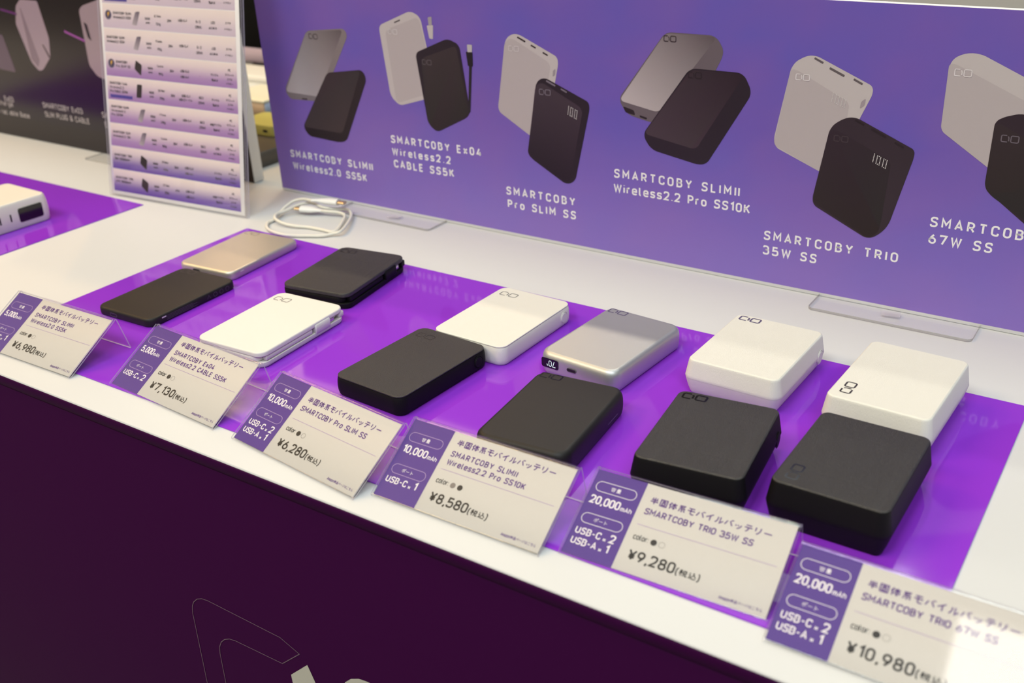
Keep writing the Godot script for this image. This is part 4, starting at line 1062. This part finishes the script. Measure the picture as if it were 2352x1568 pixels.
		part("base_shell", loft(W, L, 0.0085, v2([3.0, 0, 1.2, 0.4, 0.3, 1.4, 0, 2.6, 0, k * 0.34, 0.5, k * 0.34 + 0.4]), 10), ms, t)
		var hi := k - 4.0
		var tw := begin()
		loft_into(tw, W - 0.0050, L, 0.0075, v2([0.2, k * 0.34 + 0.9, 0, k * 0.34 + 1.3, 0, hi - 0.7, 0.3, hi - 0.3]), Vector3(-0.0025, 0, 0), 8)
		part("middle_shell", tw.commit(), ms, t)
		part("top_cover", loft(W, L, 0.0085, v2([0.5, hi, 0, hi + 0.5, 0, k - 1.1, 0.3, k - 0.45, 0.8, k - 0.1, 1.3, k]), 10), m, t)
		mark.call(t, W, L, T, 5.0, 17.2 if not d[7] else 14.0, logo_dark if not d[7] else plain("logo_black_soft", lin(0.004, 0.004, 0.004), 0.3), 0.0004)
		var y0 := k * 0.34 * 0.001 + 0.0006
		var y1 := hi * 0.001 - 0.0003
		part("cable_strap", slab(Vector3(W / 2 - 0.0048, y0, -0.010), Vector3(W / 2 - 0.0006, y1, L / 2 - 0.006), 0.0008), ms, t)
		part("plug_housing", slab(Vector3(W / 2 - 0.0052, y0 - 0.0014, -0.0315), Vector3(W / 2 + 0.0011, T - 0.0019, -0.0125), 0.0009), ms, t)
		part("plug_tip", slab(Vector3(W / 2 - 0.0044, y0 + 0.0002, -0.0385), Vector3(W / 2 - 0.0010, y1 - 0.0002, -0.0315), 0.0006), plain("plug_steel", lin(0.62, 0.56, 0.6), 0.25, 0.9), t)
		part("end_post", slab(Vector3(W / 2 - 0.0060, y0 - 0.0004, -L / 2 + 0.0008), Vector3(W / 2 - 0.0010, y1 + 0.0004, -L / 2 + 0.0070), 0.0008), ms, t)
	# --- packs with a bulging side and a round side button
	for d in [["white battery pack with a round side button, third column back", -0.4512, -0.6536, -1.3, 0.0693, 0.1015, 0.0169, false], ["coarse grained black battery pack with a round side button, behind the 6,280 yen card", -0.4670, -0.5517, -3.8, 0.0669, 0.1007, 0.0165, true]]:
		var t: Node3D = put.call(d[0], d[1], d[2], d[3])
		var W: float = d[4] + 0.0022
		var L: float = d[5] + 0.0022
		var T: float = d[6]
		var k := T * 1000
		var m: Material = coarse if d[7] else white
		part("body", loft(W, L, 0.0085, v2([3.4, 0, 1.9, 0.3, 0.9, 1.6, 0.25, 4.2, 0, 7.6, 0.2, k - 5, 0.7, k - 2.2, 1.0, k - 1.5, 1.5, k - 1.45]), 10), side if d[7] else white, t)
		part("top_cover", loft(W, L, 0.0085, v2([1.6, k - 1.5, 1.6, k - 1.15, 1.0, k - 1.05, 1.0, k - 0.35, 1.25, k - 0.1, 1.7, k]), 10), m, t)
		mark.call(t, W, L, T, 6.6, 17.4, logo_dark if not d[7] else plain("logo_black_glossy_soft", lin(0.004, 0.0035, 0.004), 0.3), 0.00038)
		button(t, W, 0.0086, -0.0375, side if d[7] else white)
	# --- metal-looking packs
	for d in [["silver metallic battery pack with a small lit number display on its front end", -0.3512, -0.6576, -4.5, 0.0700, 0.1004, 0.0187, true], ["smooth matt black battery pack with softly rounded edges, behind the 8,580 yen card", -0.3329, -0.5365, 5.1, 0.0692, 0.1014, 0.0190, false]]:
		var t: Node3D = put.call(d[0], d[1], d[2], d[3])
		var W: float = d[4] + 0.0012
		var L: float = d[5] + 0.0012
		var T: float = d[6]
		var k := T * 1000
		part("body", loft(W, L, 0.0105, v2([4.0, 0, 2.0, 0.6, 0.9, 2.0, 0.25, 5, 0, 9, 0.15, k - 6, 0.5, k - 3.8, 1.1, k - 2.2, 2.0, k - 1.0, 3.0, k - 0.3, 4.2, k]), 12), alu if d[7] else matt, t)
		mark.call(t, W, L, T, 5.0, 11.4, logo_violet if d[7] else logo_black, 0.00062)
		if d[7]:
			var sd := begin()
			fill(sd, rect_pts(-0.0078, -0.0040, 0.0078, 0.0040, 0.0018), 0.0, Color.WHITE)
			var dp := part("display", sd.commit(), plain("display_glass", lin(0.004, 0.004, 0.006), 0.08), t, Transform3D(Basis(), Vector3(-0.0235, 0.0108, L / 2 + 0.0003)))
			var sg := begin()
			write(sg, "70", 0, 0, 0.0052, Color.WHITE, 0.11, 0.0062)
			write(sg, "%", 0.0068, 0.0034, 0.0016, Color.WHITE, 0.14)
			var lit := plain("display_digits", lin(0.6, 0.66, 0.66), 0.4)
			lit.emission_enabled = true
			lit.emission = Color(0.8, 0.95, 0.95)
			lit.emission_energy_multiplier = 0.6
			part("display_digits", sg.commit(), lit, dp, Transform3D(Basis(Vector3.BACK, PI), Vector3(0.0052, 0.0026, 0.0001)))
			port(t, -0.0035, 0.0104, L / 2 + 0.0003, 0.0080, 0.0025)
		else:
			var sp := begin()
			stroke(sp, PackedVector2Array([Vector2(0, 0), Vector2(0.017, 0)]), false, 0.0002, 0)
			part("side_print", sp.commit(), plain("side_print_pale", lin(0.25, 0.22, 0.27), 0.5), t, side_lay(W, 0.0072, -0.016))
	# --- thick packs with a ridge round the waist
	for d in [["thick white battery pack with a ridge round its waist, fourth column back", -0.2425, -0.6820, -1.4, 0.0688, 0.0922, 0.0280, false, false], ["thick grained black battery pack behind the 9,280 yen card", -0.2214, -0.5462, 6.4, 0.0683, 0.0923, 0.0300, true, false], ["thick cream white battery pack with a sideways emblem, back right corner of the purple sheet", -0.1375, -0.6756, -2.1, 0.0682, 0.0971, 0.0314, false, true], ["thickest grained black battery pack with a sideways emblem, at the front right", -0.1333, -0.5582, -0.6, 0.0683, 0.0939, 0.0318, true, true]]:
		var t: Node3D = put.call(d[0], d[1], d[2], d[3])
		var W: float = d[4] + 0.0060
		var L: float = d[5] + 0.0056
		var T: float = d[6]
		var k := T * 1000
		var m: Material = coarse if d[7] else white
		part("lower_shell", loft(W, L, 0.0085, v2([6.4, 0, 4.8, 0.4, 4.0, 1.6, 2.4, k * 0.2, 0.7, k * 0.40, 0.25, k * 0.47]), 9), side if d[7] else white, t)
		part("upper_shell", loft(W, L, 0.0085, v2([0.25, k * 0.475, 0, k * 0.50, 0.35, k * 0.56, 2.3, k - 2.2, 2.6, k - 1.1, 2.8, k - 0.7]), 9), side if d[7] else white, t)
		part("top_plate", loft(W, L, 0.0085, v2([2.8, k - 0.7, 3.1, k - 0.35, 3.8, k]), 9), m, t)
		if d[8]:
			mark.call(t, W, L, T, 16.6, 92.0 if not d[7] else 90.5, plain("logo_brown_black", lin(0.03, 0.024, 0.03), 0.3) if not d[7] else logo_black, 0.00062, true)
		else:
			mark.call(t, W, L, T, 6.6, 13.4, logo_violet if not d[7] else logo_black, 0.0007)
			button(t, W - 0.0008, k * 0.46 * 0.001, -0.034, side if d[7] else white, 0.0048)

func charger() -> void:
	# the white charger on the left sheet
	var t := thing("wall_charger", "white box shaped charger with a dark display in its side, far left", "charger", Transform3D(Basis(Vector3.UP, deg_to_rad(-1.5)), Vector3(-1.1035, TOP + 0.001, -0.606)))
	var m := plain("charger_white", lin(0.68, 0.66, 0.59), 0.42)
	var W := 0.0790
	var L := 0.1000
	part("body", loft(W, L, 0.0090, v2([3.6, 0, 1.6, 0.7, 0.5, 4, 0.1, 10, 0, 14, 0.5, 22, 1.6, 27.6, 2.4, 29.8, 3.2, 30.6, 4.6, 30.8]), 10), m, t)
	var sd := begin()
	fill(sd, rect_pts(-0.0145, -0.0078, 0.0145, 0.0078, 0.0022), 0, Color.WHITE)
	part("display", sd.commit(), plain("charger_display", lin(0.004, 0.003, 0.006), 0.1), t, side_lay(W, 0.0150, -0.0245))
	for z in [-0.0005, 0.0122, 0.0250]:
		var sp := begin()
		fill(sp, rect_pts(-0.0009, -0.0042, 0.0009, 0.0042, 0.0006), 0, Color.WHITE)
		part("socket_slot", sp.commit(), plain("port_dark", lin(0.006, 0.006, 0.006), 0.4), t, side_lay(W, 0.0150, z))

# ------------------------------------------------------------------ what shows through the gap and over the banner
func back_things() -> void:
	var Y := TOP
	tag(part("product_tray", slab(Vector3(-1.26, 0, -1.14), Vector3(-0.994, 0.020, -0.895), 0.002), plain("tray_dark", lin(0.075, 0.066, 0.058), 0.4), self, Transform3D(Basis(Vector3.UP, 0.0), Vector3(0, Y, 0))), "dark grey tray on the counter behind the gap between the banners", "tray")
	var lime := thing("lime_charger", "lime green charger lying on the dark tray behind the gap between the banners", "charger", Transform3D(Basis(), Vector3(-1.07, Y + 0.020, -1.005)))
	part("body", loft(0.075, 0.060, 0.008, v2([1, 0, 0, 1, 0, 12, 1, 14])), plain("lime_plastic", lin(0.52, 0.50, 0.14), 0.5), lime)
	port(lime, 0.022, 0.007, 0.0302)
	var bb := thing("cardboard_box", "small beige box with a pale blue end behind the lime green charger", "box", Transform3D(Basis(), Vector3(-1.165, Y + 0.020, -1.095)))
	part("body", slab(Vector3(-0.05, 0, -0.04), Vector3(0.034, 0.018, 0.04), 0.001), plain("beige_card", lin(0.62, 0.45, 0.30), 0.6), bb)
	part("end_label", slab(Vector3(0.034, 0, -0.038), Vector3(0.0355, 0.018, 0.038), 0.0004), plain("blue_card", lin(0.45, 0.55, 0.75), 0.6), bb)
	part("lid", slab(Vector3(-0.051, 0.018, -0.041), Vector3(0.036, 0.022, 0.041), 0.001), plain("cream_card", lin(0.80, 0.76, 0.58), 0.6), bb)
	var wb := thing("white_box", "flat white box under the black monitor, seen through the gap between the banners", "box", Transform3D(Basis(), Vector3(-1.32, Y, -1.215)))
	part("body", slab(Vector3(-0.10, 0, -0.03), Vector3(0.12, 0.030, 0.03), 0.001), plain("white_card", lin(0.82, 0.80, 0.72), 0.5), wb)
	part("lid", slab(Vector3(-0.102, 0.030, -0.032), Vector3(0.122, 0.040, 0.032), 0.001), plain("white_card", lin(0.82, 0.80, 0.72), 0.5), wb)
	var mo := thing("monitor", "black monitor with a pinkish silver lower edge, seen through the gap between the banners", "monitor", Transform3D(Basis(), Vector3(-1.42, Y, -1.30)))
	part("foot", slab(Vector3(-0.10, 0, -0.10), Vector3(0.10, 0.010, 0.04), 0.002), plain("monitor_grey", lin(0.2, 0.18, 0.19), 0.4), mo)
	part("neck", slab(Vector3(-0.02, 0.010, -0.05), Vector3(0.02, 0.12, -0.03), 0.002), plain("monitor_grey", lin(0.2, 0.18, 0.19), 0.4), mo)
	part("chin", slab(Vector3(-0.30, 0.030, -0.03), Vector3(0.42, 0.055, 0.0), 0.002), plain("monitor_pink", lin(0.46, 0.36, 0.42), 0.4), mo)
	part("screen", slab(Vector3(-0.30, 0.055, -0.03), Vector3(0.42, 0.42, 0.001), 0.002), plain("monitor_black", lin(0.004, 0.004, 0.004), 0.55, 0.0, 0.15), mo)
	var bp := thing("back_panel", "plain white panel standing upright behind the purple banner", "panel", Transform3D(Basis(), Vector3(0, Y, -1.60)))
	part("board", slab(Vector3(-0.95, 0, -0.02), Vector3(1.2, 0.42, 0.0), 0.002), plain("panel_white", lin(0.35, 0.345, 0.335), 0.5), bp)
	part("base", slab(Vector3(-0.95, 0, -0.05), Vector3(1.2, 0.012, -0.02), 0.002), plain("panel_white", lin(0.35, 0.345, 0.335), 0.5), bp)
